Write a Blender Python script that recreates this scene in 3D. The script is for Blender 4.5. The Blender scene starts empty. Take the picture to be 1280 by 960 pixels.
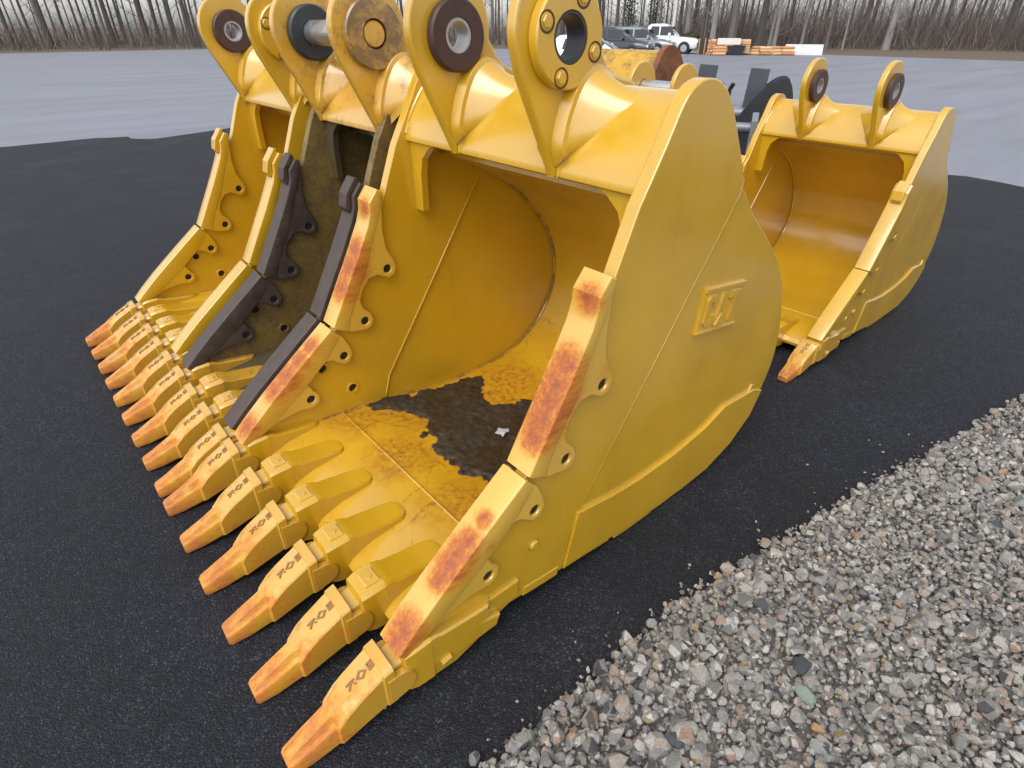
import bpy, bmesh, math, random
import numpy as np
from mathutils import Vector, Matrix, noise as mnoise

R = math.radians
random.seed(7)
rng = np.random.default_rng(11)
scene = bpy.context.scene

# ------------------------------------------------------------------ camera, sky, sun, exposure
cam_d = bpy.data.cameras.new('camera')
cam = bpy.data.objects.new('camera', cam_d)
scene.collection.objects.link(cam)
cam.location = (0, 0, 1.7)
cam.rotation_euler = (R(90 - 31.89), 0, R(-40.3))
cam_d.sensor_fit = 'HORIZONTAL'
cam_d.sensor_width = 36
cam_d.lens = 36 * 720 / 1280
cam_d.clip_start = 0.05
cam_d.clip_end = 2000
scene.camera = cam

SUN_EL, SUN_AZ = 54, 252        # azimuth measured from +Y towards +X
world = bpy.data.worlds.new('World')
scene.world = world
world.use_nodes = True
wn = world.node_tree
wn.nodes.clear()
wo = wn.nodes.new('ShaderNodeOutputWorld')
wb = wn.nodes.new('ShaderNodeBackground')
wh = wn.nodes.new('ShaderNodeHueSaturation')
ws = wn.nodes.new('ShaderNodeTexSky')
ws.sky_type = 'NISHITA'
ws.sun_disc = False
ws.sun_elevation = R(SUN_EL)
ws.sun_rotation = R(SUN_AZ)
ws.air_density = 1.0
ws.dust_density = 2.0
ws.ozone_density = 1.0
wh.inputs['Saturation'].default_value = 0.30
wb.inputs['Strength'].default_value = 0.15
wn.links.new(ws.outputs[0], wh.inputs['Color'])
wn.links.new(wh.outputs[0], wb.inputs['Color'])
wn.links.new(wb.outputs[0], wo.inputs['Surface'])

sun_d = bpy.data.lights.new('sun', 'SUN')
sun_d.energy = 0.9
sun_d.angle = R(45)
sun_d.color = (1.0, 0.96, 0.9)
sun = bpy.data.objects.new('sun', sun_d)
scene.collection.objects.link(sun)
sd = Vector((math.sin(R(SUN_AZ)) * math.cos(R(SUN_EL)), math.cos(R(SUN_AZ)) * math.cos(R(SUN_EL)), math.sin(R(SUN_EL))))
sun.rotation_euler = sd.to_track_quat('Z', 'Y').to_euler()
sun.location = sd * 30

scene.view_settings.view_transform = 'Standard'
scene.view_settings.look = 'None'
scene.view_settings.gamma = 1
scene.view_settings.exposure = 0.88
scene.view_settings.use_curve_mapping = False
scene.render.engine = 'CYCLES'
scene.cycles.max_bounces = 7
scene.cycles.diffuse_bounces = 4

# ------------------------------------------------------------------ node helpers
def L(nt, a, b):
    nt.links.new(a, b)

def node(nt, typ, **kw):
    n = nt.nodes.new(typ)
    ins = kw.pop('ins', {})
    for k, v in kw.items():
        setattr(n, k, v)
    for k, v in ins.items():
        if isinstance(v, bpy.types.NodeSocket):
            nt.links.new(v, n.inputs[k])
        else:
            n.inputs[k].default_value = v
    return n

def math_n(nt, op, a, b=None, clamp=False):
    n = node(nt, 'ShaderNodeMath', operation=op, use_clamp=clamp)
    for i, v in enumerate((a, b)):
        if v is None:
            continue
        if isinstance(v, bpy.types.NodeSocket):
            nt.links.new(v, n.inputs[i])
        else:
            n.inputs[i].default_value = v
    return n.outputs[0]

def mixc(nt, fac, a, b, blend='MIX'):
    n = node(nt, 'ShaderNodeMix', data_type='RGBA', blend_type=blend)
    for idx, v in ((0, fac), (6, a), (7, b)):
        if isinstance(v, bpy.types.NodeSocket):
            nt.links.new(v, n.inputs[idx])
        else:
            n.inputs[idx].default_value = v if idx == 0 else (*v, 1)
    return n.outputs[2]

def noise(nt, co, scale, detail=4, rough=0.55, dist=0.0):
    n = node(nt, 'ShaderNodeTexNoise', ins={'Scale': scale, 'Detail': detail, 'Roughness': rough, 'Distortion': dist})
    if co is not None:
        L(nt, co, n.inputs['Vector'])
    return n.outputs['Fac']

def ramp(nt, fac, stops, interp='LINEAR'):
    n = node(nt, 'ShaderNodeValToRGB')
    n.color_ramp.interpolation = interp
    el = n.color_ramp.elements
    while len(el) < len(stops):
        el.new(0.5)
    for e, (p, c) in zip(el, stops):
        e.position = p
        e.color = (*c, 1) if len(c) == 3 else c
    L(nt, fac, n.inputs[0])
    return n.outputs[0]

def mrange(nt, v, a, b, c=0.0, d=1.0, smooth=False):
    n = node(nt, 'ShaderNodeMapRange', ins={'Value': v, 'From Min': a, 'From Max': b, 'To Min': c, 'To Max': d})
    if smooth:
        n.interpolation_type = 'SMOOTHSTEP'
    return n.outputs[0]

def new_mat(name):
    m = bpy.data.materials.new(name)
    m.use_nodes = True
    nt = m.node_tree
    b = nt.nodes['Principled BSDF']
    co = node(nt, 'ShaderNodeTexCoord').outputs['Object']
    return m, nt, b, co

def bump(nt, b, h, strength=0.3, dist=0.01):
    n = node(nt, 'ShaderNodeBump', ins={'Height': h, 'Strength': strength, 'Distance': dist})
    L(nt, n.outputs[0], b.inputs['Normal'])

def blobs(nt, co, lst, nz=None, amt=0.6):
    """soft stains with shapes of their own: max over centres of 1 - dist / radius, broken up by noise"""
    out = None
    for (c, r) in lst:
        d = node(nt, 'ShaderNodeVectorMath', operation='DISTANCE')
        L(nt, co, d.inputs[0])
        d.inputs[1].default_value = c
        v = mrange(nt, d.outputs['Value'], 0, r, 1, 0)
        out = v if out is None else math_n(nt, 'MAXIMUM', out, v)
    if nz is not None:
        out = math_n(nt, 'ADD', out, math_n(nt, 'MULTIPLY', math_n(nt, 'SUBTRACT', nz, 0.5), amt))
    return out

YEL = (0.575, 0.325, 0.009)

def paint_mat(name, base=YEL, rough=0.36, rust=None, floor_dirt=None, grime=0.0, speck=0.25, rust_x=None, coat=0.9):
    m, nt, b, co = new_mat(name)
    n1 = noise(nt, co, 2.2, 5)
    n2 = noise(nt, co, 45, 4, 0.7)
    n3 = noise(nt, co, 9, 6, 0.65)
    dark = tuple(c * 0.86 for c in base)
    lite = (base[0] * 1.05, base[1] * 1.06, base[2] * 1.2)
    col = mixc(nt, mrange(nt, n1, 0.3, 0.7), dark, lite)
    # fine handling dirt, long scuffs and dusty runs
    for rot, sc in ((28, 7.0), (-40, 5.0)):
        mp = node(nt, 'ShaderNodeMapping', ins={'Rotation': (0, R(rot), 0), 'Scale': (0.35, 6.0, 9.0), 'Vector': co})
        sn = noise(nt, mp.outputs[0], sc, 5, 0.6)
        col = mixc(nt, mrange(nt, sn, 0.66, 0.74, 0, 0.20), col, tuple(min(1, c * .9 + .10) for c in base))
    run = node(nt, 'ShaderNodeMapping', ins={'Scale': (1.0, 1.0, 0.12), 'Vector': co})
    rn_ = noise(nt, run.outputs[0], 14, 5, 0.65)
    col = mixc(nt, mrange(nt, rn_, 0.58, 0.75, 0, 0.22), col, tuple(c * .62 for c in base))
    sp = mrange(nt, n2, 0.66, 0.76)
    col = mixc(nt, math_n(nt, 'MULTIPLY', sp, speck), col, (0.16, 0.075, 0.012))
    rgh = mrange(nt, n3, 0.3, 0.7, rough - 0.06, rough + 0.1)
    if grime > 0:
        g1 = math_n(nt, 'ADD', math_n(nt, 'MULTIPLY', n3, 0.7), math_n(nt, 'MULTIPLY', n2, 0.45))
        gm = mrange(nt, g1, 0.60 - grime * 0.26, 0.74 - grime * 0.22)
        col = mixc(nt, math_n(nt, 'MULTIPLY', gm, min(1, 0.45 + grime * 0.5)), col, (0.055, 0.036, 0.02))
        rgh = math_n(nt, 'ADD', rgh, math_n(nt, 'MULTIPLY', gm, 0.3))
    rm = None
    if rust:
        mp = node(nt, 'ShaderNodeMapping', ins={'Rotation': (0, R(50), 0), 'Scale': (0.55, 1.6, 2.2), 'Vector': co})
        nr = noise(nt, mp.outputs[0], 34, 8, 0.8)
        rm = blobs(nt, co, rust, nr, 0.85)
    if rust_x:
        sx = node(nt, 'ShaderNodeSeparateXYZ', ins={0: co})
        oi = node(nt, 'ShaderNodeObjectInfo')
        off = node(nt, 'ShaderNodeVectorMath', operation='ADD')
        L(nt, co, off.inputs[0]); L(nt, oi.outputs['Location'], off.inputs[1])
        nr = noise(nt, off.outputs[0], 11, 8, 0.7, 0.3)
        v = mrange(nt, sx.outputs[0], rust_x[0], rust_x[1], 0.66, 0.02)
        rm = math_n(nt, 'ADD', v, math_n(nt, 'MULTIPLY', math_n(nt, 'SUBTRACT', nr, 0.5), 2.2))
    if rm is not None:
        st = node(nt, 'ShaderNodeMapping', ins={'Rotation': (0, R(55 if rust else -27), 0), 'Scale': (0.7, 4.0, 4.0), 'Vector': co})
        tone = noise(nt, st.outputs[0], 16, 7, 0.75)
        tv = math_n(nt, 'ADD', math_n(nt, 'MULTIPLY', rm, 0.55), math_n(nt, 'MULTIPLY', math_n(nt, 'SUBTRACT', tone, 0.5), 1.1))
        if rust_x:
            rc = ramp(nt, tv, [(0.05, (0.58, 0.29, 0.015)), (0.25, (0.55, 0.21, 0.018)), (0.42, (0.45, 0.155, 0.03)), (0.60, (0.33, 0.115, 0.035)), (0.8, (0.22, 0.085, 0.04))])
        else:
            rc = ramp(nt, tv, [(0.05, (0.56, 0.27, 0.012)), (0.22, (0.50, 0.18, 0.014)), (0.38, (0.40, 0.11, 0.016)), (0.55, (0.28, 0.07, 0.018)), (0.75, (0.20, 0.065, 0.035))])
        rf = mrange(nt, rm, 0.06, 0.60, smooth=True)
        col = mixc(nt, rf, col, rc)
        rgh = math_n(nt, 'ADD', rgh, math_n(nt, 'MULTIPLY', rf, 0.2))
    h = math_n(nt, 'ADD', math_n(nt, 'MULTIPLY', noise(nt, co, 160, 3), 0.35), math_n(nt, 'MULTIPLY', n3, 0.8))
    if floor_dirt:
        nd = noise(nt, co, 6, 8, 0.72)
        nd2 = noise(nt, co, 38, 7, 0.75)
        dm = blobs(nt, co, floor_dirt, nd, 1.6)
        stain = math_n(nt, 'MULTIPLY', mrange(nt, dm, 0.05, 0.6), mrange(nt, nd2, 0.36, 0.62))
        col = mixc(nt, math_n(nt, 'MULTIPLY', stain, 0.9), col, (0.34, 0.12, 0.012))
        dk_ = math_n(nt, 'MULTIPLY', mrange(nt, dm, 0.5, 1.0), mrange(nt, nd2, 0.5, 0.66))
        col = mixc(nt, math_n(nt, 'MULTIPLY', dk_, 0.85), col, (0.06, 0.035, 0.015))
        ln = noise(nt, co, 2.6, 2, 0.4, 1.2)
        line = mrange(nt, math_n(nt, 'ABSOLUTE', math_n(nt, 'SUBTRACT', ln, 0.5)), 0.002, 0.009, 1, 0)
        line = math_n(nt, 'MULTIPLY', line, math_n(nt, 'MULTIPLY', mrange(nt, dm, -0.1, 0.2), mrange(nt, nd2, 0.40, 0.58)))
        col = mixc(nt, math_n(nt, 'MULTIPLY', line, 0.85), col, (0.22, 0.075, 0.012))
    L(nt, col, b.inputs['Base Color'])
    L(nt, rgh, b.inputs['Roughness'])
    b.inputs['Specular IOR Level'].default_value = 0.5
    b.inputs['Coat Weight'].default_value = min(1.0, coat * 1.1)
    if rm is not None:
        L(nt, mrange(nt, rf, 0, 1, min(1.0, coat * 1.1), 0.12), b.inputs['Coat Weight'])
    b.inputs['Coat IOR'].default_value = 1.7
    L(nt, mrange(nt, n3, 0.3, 0.7, 0.12, 0.24), b.inputs['Coat Roughness'])
    bump(nt, b, h, 0.22, 0.0035)
    return m

def steel_mat(name, col, rough=0.45, metal=0.0, var=0.35, scale=30, bmp=0.3):
    m, nt, b, co = new_mat(name)
    n1 = noise(nt, co, scale, 6, 0.7)
    c = mixc(nt, mrange(nt, n1, 0.25, 0.75), tuple(x * (1 - var) for x in col), tuple(min(1, x * (1 + var)) for x in col))
    L(nt, c, b.inputs['Base Color'])
    L(nt, mrange(nt, n1, 0.3, 0.7, rough - 0.1, rough + 0.12), b.inputs['Roughness'])
    b.inputs['Metallic'].default_value = metal
    bump(nt, b, n1, bmp, 0.003)
    return m

M = {}

# ------------------------------------------------------------------ mesh helpers
C = scene.collection

def finish(me, angle=32):
    me.shade_smooth()
    try:
        me.set_sharp_from_angle(angle=R(angle))
    except Exception:
        pass
    return me

def mesh(name, v, f, angle=32, smooth=True):
    me = bpy.data.meshes.new(name)
    me.from_pydata([tuple(p) for p in v], [], f)
    bm = bmesh.new()
    bm.from_mesh(me)
    bmesh.ops.recalc_face_normals(bm, faces=bm.faces)
    bm.to_mesh(me)
    bm.free()
    me.update()
    return finish(me, angle) if smooth else me

def obj(name, me, mat=None, parent=None, loc=None, rot=None):
    o = bpy.data.objects.new(name, me)
    C.objects.link(o)
    if mat is not None and me is not None and len(me.materials) == 0:
        me.materials.append(mat)
    if parent is not None:
        o.parent = parent
    if loc is not None:
        o.location = loc
    if rot is not None:
        o.rotation_euler = rot
    return o

def tag(o, label=None, cat=None, group=None, kind=None):
    for k, v in (('label', label), ('category', cat), ('group', group), ('kind', kind)):
        if v:
            o[k] = v
    return o

def empty(name, loc, label, cat, group=None, rot=0, scale=1.0):
    o = bpy.data.objects.new(name, None)
    C.objects.link(o)
    o.location = loc
    o.rotation_euler = (0, 0, rot)
    o.scale = (scale,) * 3
    o.empty_display_size = 0.2
    return tag(o, label, cat, group)

def loft(rings, cap=True, closed=True):
    v, f = [], []
    n = len(rings[0])
    for r in rings:
        v += [tuple(p) for p in r]
    for i in range(len(rings) - 1):
        for j in range(n if closed else n - 1):
            a, b = i * n + j, i * n + (j + 1) % n
            f.append((a, b, b + n, a + n))
    if cap and closed:
        f.append(tuple(range(n)))
        f.append(tuple(range((len(rings) - 1) * n, len(rings) * n)))
    return v, f

def join(parts):
    V, F = [], []
    for v, f in parts:
        o = len(V)
        V += list(v)
        F += [tuple(i + o for i in q) for q in f]
    return V, F

def box(x0, x1, y0, y1, z0, z1):
    v = [(x, y, z) for x in (x0, x1) for y in (y0, y1) for z in (z0, z1)]
    f = [(0, 1, 3, 2), (4, 6, 7, 5), (0, 4, 5, 1), (2, 3, 7, 6), (0, 2, 6, 4), (1, 5, 7, 3)]
    return v, f

def catmull(pts, n=6, closed=False):
    out = []
    N = len(pts)
    rngi = range(N if closed else N - 1)
    for i in rngi:
        p = [Vector(pts[(i + k) % N] if closed else pts[min(max(i + k, 0), N - 1)]) for k in (-1, 0, 1, 2)]
        for t in range(n):
            u = t / n
            q = 0.5 * ((2 * p[1]) + (p[2] - p[0]) * u + (2 * p[0] - 5 * p[1] + 4 * p[2] - p[3]) * u * u + (3 * p[1] - p[0] - 3 * p[2] + p[3]) * u ** 3)
            out.append(tuple(q))
    if not closed:
        out.append(tuple(pts[-1]))
    return out

def circle(cx, cz, r, n=28, a0=0.0):
    return [(cx + r * math.cos(a0 + 2 * math.pi * i / n), cz + r * math.sin(a0 + 2 * math.pi * i / n)) for i in range(n)]

def area2(p):
    return sum(p[i][0] * p[(i + 1) % len(p)][1] - p[(i + 1) % len(p)][0] * p[i][1] for i in range(len(p)))

def plate(name, outline, y0, y1, holes=(), bevel=0.004, res=1, angle=21):
    """solid plate: outline in the X-Z plane with holes, thickness along Y, softened edges"""
    cu = bpy.data.curves.new(name, 'CURVE')
    cu.dimensions = '2D'
    cu.fill_mode = 'BOTH'
    t = abs(y1 - y0)
    cu.extrude = max(t / 2 - bevel, 0.0005)
    cu.bevel_depth = bevel
    cu.bevel_resolution = res
    cu.offset = -bevel
    for k, pl in enumerate([outline] + list(holes)):
        pl = list(pl)
        if (area2(pl) > 0) != (k == 0):
            pl.reverse()
        s = cu.splines.new('POLY')
        s.points.add(len(pl) - 1)
        for q, (x, z) in zip(s.points, pl):
            q.co = (x, z, 0, 1)
        s.use_cyclic_u = True
    ob = bpy.data.objects.new(name, cu)
    C.objects.link(ob)
    dg = bpy.context.evaluated_depsgraph_get()
    me = bpy.data.meshes.new_from_object(ob.evaluated_get(dg))
    bpy.data.objects.remove(ob)
    bpy.data.curves.remove(cu)
    ym = (y0 + y1) / 2
    co = np.empty(len(me.vertices) * 3)
    me.vertices.foreach_get('co', co)
    co = co.reshape(-1, 3)
    out = np.array([sh(a, ym - c, b_) for a, b_, c in co])
    me.vertices.foreach_set('co', out.ravel())
    bm = bmesh.new()
    bm.from_mesh(me)
    bmesh.ops.remove_doubles(bm, verts=bm.verts, dist=0.00005)
    bmesh.ops.recalc_face_normals(bm, faces=bm.faces)
    bm.to_mesh(me)
    bm.free()
    me.name = name
    me.materials.clear()
    me.update()
    return finish(me, angle)

def tube(path, r, n=8):
    rings = []
    P = [Vector(p) for p in path]
    for i, p in enumerate(P):
        d = (P[min(i + 1, len(P) - 1)] - P[max(i - 1, 0)]).normalized()
        a = d.cross(Vector((0.31, 0.17, 0.93))).normalized()
        b = d.cross(a)
        rr = r[i] if isinstance(r, (list, tuple)) else r
        rings.append([p + (a * math.cos(2 * math.pi * k / n) + b * math.sin(2 * math.pi * k / n)) * rr for k in range(n)])
    return loft(rings)

def cyl_y(cx, cz, r, y0, y1, n=28, ri=0.0, ch=0.004):
    """disc or ring about the Y axis with chamfered rims"""
    prof = [(r - ch, y0), (r, y0 + ch), (r, y1 - ch), (r - ch, y1)]
    if ri:
        prof = [(ri, y0), *prof, (ri, y1)]
    rings = []
    for k in range(n):
        a = 2 * math.pi * k / n
        rings.append([(cx + q * math.cos(a), y, cz + q * math.sin(a)) for q, y in prof])
    v, f = [], []
    m_ = len(prof)
    for r_ in rings:
        v += r_
    for k in range(n):
        k2 = (k + 1) % n
        for j in range(m_ if ri else m_ - 1):
            j2 = (j + 1) % m_
            f.append((k * m_ + j, k2 * m_ + j, k2 * m_ + j2, k * m_ + j2))
    if not ri:
        f.append(tuple(k * m_ for k in range(n)))
        f.append(tuple(k * m_ + m_ - 1 for k in range(n)))
    return v, f

def S_(vf):
    return [sh(*p) for p in vf[0]], vf[1]

# ------------------------------------------------------------------ ground
def ground_mats():
    m, nt, b, co = new_mat('asphalt_dark')
    vo = node(nt, 'ShaderNodeTexVoronoi', ins={'Vector': co, 'Scale': 190.0, 'Randomness': 1.0})
    vs = node(nt, 'ShaderNodeSeparateColor', ins={0: vo.outputs['Color']})
    vo2 = node(nt, 'ShaderNodeTexVoronoi', ins={'Vector': co, 'Scale': 420.0})
    vs2 = node(nt, 'ShaderNodeSeparateColor', ins={0: vo2.outputs['Color']})
    n2 = noise(nt, co, 1.1, 6, 0.65)
    n4 = noise(nt, co, 14, 5, 0.7)
    c = ramp(nt, vs.outputs[0], [(0.0, (0.010, 0.0105, 0.013)), (0.45, (0.020, 0.021, 0.026)), (0.75, (0.042, 0.044, 0.053)), (0.92, (0.085, 0.09, 0.105)), (0.99, (0.24, 0.24, 0.25))])
    c = mixc(nt, 0.4, c, ramp(nt, vs2.outputs[1], [(0.0, (0.008, 0.0085, 0.011)), (0.7, (0.036, 0.038, 0.046)), (1.0, (0.11, 0.11, 0.12))]))
    c = mixc(nt, 1.0, c, ramp(nt, n4, [(0.3, (0.72, 0.72, 0.74)), (0.7, (1.25, 1.25, 1.27))]), 'MULTIPLY')
    c = mixc(nt, 1.0, c, ramp(nt, n2, [(0.35, (0.18, 0.19, 0.22)), (0.5, (0.28, 0.295, 0.34)), (0.65, (0.46, 0.475, 0.53))]), 'MULTIPLY')
    # dusty smears and grit brought in from the gravel
    dust = mrange(nt, noise(nt, co, 0.7, 7, 0.72), 0.56, 0.74, 0, 0.28)
    c = mixc(nt, dust, c, (0.06, 0.059, 0.06))
    L(nt, c, b.inputs['Base Color'])
    L(nt, mrange(nt, n2, 0.35, 0.65, 0.55, 0.8), b.inputs['Roughness'])
    h = math_n(nt, 'ADD', math_n(nt, 'MULTIPLY', vo.outputs['Distance'], -1.0), math_n(nt, 'MULTIPLY', vo2.outputs['Distance'], -0.4))
    b.inputs['Specular IOR Level'].default_value = 0.3
    bump(nt, b, h, 0.65, 0.005)
    M['asphalt'] = m
    m, nt, b, co = new_mat('asphalt_pale_sheen')
    n1 = noise(nt, co, 60, 5, 0.7)
    mpx = node(nt, 'ShaderNodeMapping', ins={'Rotation': (0, 0, R(35)), 'Scale': (0.25, 1.6, 1.0), 'Vector': co})
    n2 = noise(nt, mpx.outputs[0], 0.55, 7, 0.68)
    c = mixc(nt, n1, (0.17, 0.178, 0.205), (0.235, 0.243, 0.275))  # pale asphalt; grazing sky sheen is painted into this base colour
    c = mixc(nt, mrange(nt, n2, 0.4, 0.7, 0, 0.6), c, (0.115, 0.12, 0.14))
    L(nt, c, b.inputs['Base Color'])
    b.inputs['Roughness'].default_value = 0.6
    bump(nt, b, n1, 0.3, 0.006)
    M['lot'] = m
    m, nt, b, co = new_mat('leaf_litter')
    n1 = noise(nt, co, 6, 8, 0.75)
    c = ramp(nt, n1, [(0.3, (0.05, 0.04, 0.028)), (0.5, (0.12, 0.09, 0.06)), (0.62, (0.17, 0.12, 0.075)), (0.75, (0.09, 0.1, 0.04))])
    L(nt, c, b.inputs['Base Color'])
    b.inputs['Roughness'].default_value = 0.95
    bump(nt, b, n1, 0.8, 0.06)
    M['litter'] = m

ground_mats()

def sheet(name, poly, z, mat):
    v = [(x, y, z) for x, y in poly]
    me = mesh(name, v, [tuple(range(len(v)))], smooth=False)
    o = obj(name, me, mat)
    return tag(o, kind='structure')

sheet('ground', [(-500, -500), (700, -500), (700, 700), (-500, 700)], -0.010, M['litter'])
sheet('parking_lot', [(-40, -25), (46, -25), (46, 30), (40.5, 36), (36, 46), (30, 60), (-40, 60)], -0.005, M['lot'])
yard = []
for (xa, ya), (xb, yb) in (((-9, -6), (9.2, -6)), ((9.2, -6), (9.2, 13)), ((9.2, 13), (-9, 13)), ((-9, 13), (-9, -6))):
    for k in range(60):
        t = k / 60
        x, y = xa + (xb - xa) * t, ya + (yb - ya) * t
        q = mnoise.noise(Vector((x * .5, y * .5, 2.0))) * .8 + mnoise.noise(Vector((x * 2.3, y * 2.3, 5.0))) * .22
        yard.append((x + q, y + q))
sheet('asphalt_yard', yard, 0.0, M['asphalt'])

# ------------------------------------------------------------------ excavator bucket
YC = 0.0
def sh(x, y, z):
    return (x - 1.4, y - YC, z)

FRONT = [(1.18, 1.12), (1.0, 0.80), (0.885, 0.60), (0.70, 0.44), (0.52, 0.27), (0.475, 0.20)]
BACK = [(0.47, 0.10), (0.62, 0.085), (0.74, 0.072), (1.115, 0.041), (1.488, 0.006), (1.75, 0.004), (1.933, 0.016), (2.10, 0.075), (2.23, 0.177),
        (2.327, 0.354), (2.345, 0.50), (2.317, 0.636), (2.255, 0.79), (2.159, 0.922), (2.02, 1.05), (1.886, 1.155), (1.80, 1.24), (1.758, 1.305),
        (1.692, 1.403), (1.64, 1.482), (1.601, 1.530), (1.55, 1.570), (1.489, 1.585), (1.43, 1.572), (1.385, 1.530), (1.337, 1.440), (1.251, 1.291)]
SEAM = [(1.026, 0.150), (1.09, 0.265), (1.754, 1.242), (1.785, 1.262)]
INNER = [(0.70, 0.165), (0.80, 0.164), (0.965, 0.156), (1.15, 0.13), (1.328, 0.107), (1.50, 0.098), (1.643, 0.104), (1.80, 0.122), (1.934, 0.17), (2.06, 0.265),
         (2.145, 0.383), (2.182, 0.50), (2.177, 0.613), (2.15, 0.71), (2.097, 0.807), (1.953, 0.975), (1.82, 1.07), (1.681, 1.144), (1.447, 1.240)]
TUBE = [(1.302, 1.322), (1.318, 1.362), (1.345, 1.412), (1.40, 1.488), (1.46, 1.532), (1.53, 1.548), (1.59, 1.515), (1.64, 1.44), (1.70, 1.345), (1.76, 1.25), (1.84, 1.15)]
HOLES_UP = [(1.137, 0.800), (0.999, 0.592)]
HOLES_LO = [(0.876, 0.459), (0.694, 0.306)]
CUT_UP = [(1.128, 1.140), (1.152, 1.128), (1.142, 1.05), (1.136, 0.97), (1.143, 0.89), (1.172, 0.835), (1.181, 0.80), (1.166, 0.765), (1.137, 0.756),
          (1.085, 0.783), (1.045, 0.777), (1.008, 0.735), (0.990, 0.69), (0.998, 0.655), (1.030, 0.622), (1.042, 0.59), (1.028, 0.558), (0.999, 0.548), (0.93, 0.560), (0.862, 0.590)]
BAR_UP = [(1.128, 1.140), (1.152, 1.128), (1.130, 1.04), (1.095, 0.96), (1.03, 0.80), (0.96, 0.68), (0.925, 0.605), (0.92, 0.57), (0.862, 0.590), (0.848, 0.606), (0.95, 0.785), (1.0, 0.872), (1.068, 1.0), (1.085, 1.05), (1.088, 1.09)]
CUT_LO = [(0.846, 0.592), (0.885, 0.550), (0.910, 0.495), (0.918, 0.459), (0.902, 0.426), (0.870, 0.417), (0.815, 0.458), (0.765, 0.462), (0.715, 0.425),
          (0.694, 0.38), (0.712, 0.345), (0.734, 0.318), (0.730, 0.282), (0.700, 0.263), (0.63, 0.272), (0.53, 0.255), (0.45, 0.215), (0.405, 0.185)]
BAR_LO = [(0.846, 0.592), (0.868, 0.555), (0.80, 0.47), (0.68, 0.37), (0.55, 0.28), (0.45, 0.215), (0.405, 0.185), (0.372, 0.222), (0.424, 0.272), (0.52, 0.355), (0.68, 0.482), (0.835, 0.602)]

def smooth_outline(front, back):
    return front + back

def ray_in(poly, x, z):
    c = False
    for i in range(len(poly)):
        (x1, z1), (x2, z2) = poly[i], poly[i - 1]
        if (z1 > z) != (z2 > z) and x < (x2 - x1) * (z - z1) / (z2 - z1) + x1:
            c = not c
    return c

def tooth_mesh():
    rings = []
    # x, half width, top, bottom, wing drop, spine half width ratio
    for (x, hw, zt, zb, drop, sp) in [(0.038, 0.027, 0.046, 0.012, 0.004, .55), (0.046, 0.031, 0.056, 0.004, 0.006, .55), (0.10, 0.037, 0.083, 0.008, 0.015, .5), (0.172, 0.041, 0.118, 0.020, 0.024, .48),
                                     (0.180, 0.049, 0.122, 0.022, 0.022, .52), (0.215, 0.0505, 0.141, 0.032, 0.007, .7), (0.245, 0.051, 0.156, 0.040, 0.003, .8), (0.318, 0.053, 0.193, 0.058, 0.003, .86),
                                     (0.323, 0.0565, 0.200, 0.056, 0.003, .86), (0.352, 0.0575, 0.208, 0.058, 0.003, .86), (0.356, 0.052, 0.200, 0.062, 0.003, .86)]:
        hw *= 1.10
        ys = [-hw, -hw, -hw * .93, -hw * sp - .004, -hw * sp + .004, hw * sp - .004, hw * sp + .004, hw * .93, hw, hw, hw * .9, -hw * .9]
        zs = [zb + .006, zt - drop - .006, zt - drop, zt - drop, zt, zt, zt - drop, zt - drop, zt - drop - .006, zb + .006, zb, zb]
        rings.append([(x, y, z) for y, z in zip(ys, zs)])
    parts = [loft(rings)]
    for s in (-1, 1):     # rounded ears that lap over the adapter
        y0, y1 = (0.044, 0.0665) if s > 0 else (-0.0665, -0.044)
        out = [(0.33, 0.165), (0.33, 0.07)] + [(0.372 + 0.042 * math.cos(a), 0.120 + 0.044 * math.sin(a)) for a in [R(-80 + 20 * k) for k in range(9)]]
        parts.append(loft([[(x, y0, z) for x, z in out], [(x, y1, z) for x, z in out]]))
    V, F = join(parts)
    return mesh('tooth', [(x - 0.3, y, z) for x, y, z in V], F, 30)

def adapter_mesh():
    rings = []
    for (x, hw, zt, zb) in [(0.335, 0.038, 0.180, 0.080), (0.385, 0.042, 0.190, 0.066), (0.392, 0.056, 0.210, 0.046), (0.42, 0.061, 0.217, 0.038), (0.475, 0.061, 0.219, 0.034)]:
        c = .010
        ys = [-hw, -hw, -hw + c, hw - c, hw, hw, hw - c, -hw + c]
        zs = [zb + c, zt - c, zt, zt, zt - c, zb + c, zb, zb]
        rings.append([(x, y, z) for y, z in zip(ys, zs)])
    parts = [loft(rings)]
    for (seq) in ([(0.475, .060, .218, .10), (0.50, .058, .212, .10), (0.515, .057, .203, .10), (0.64, .056, .187, .12), (0.684, .054, .181, .13), (0.702, .042, .178, .14), (0.710, .026, .175, .14)],
                  [(0.475, .053, .10, .035), (0.56, .052, .09, .028), (0.66, .040, .085, .036)]):
        rings = []
        for x, hw, zt, zb in seq:
            c = .007
            rings.append([(x, y, z) for y, z in zip([-hw, -hw, -hw + c, hw - c, hw, hw], [zb, zt - c, zt, zt, zt - c, zb])])
        parts.append(loft(rings))
    V, F = join(parts)
    return mesh('adapter', [(x - 0.3, y, z) for x, y, z in V], F, 30)

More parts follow.
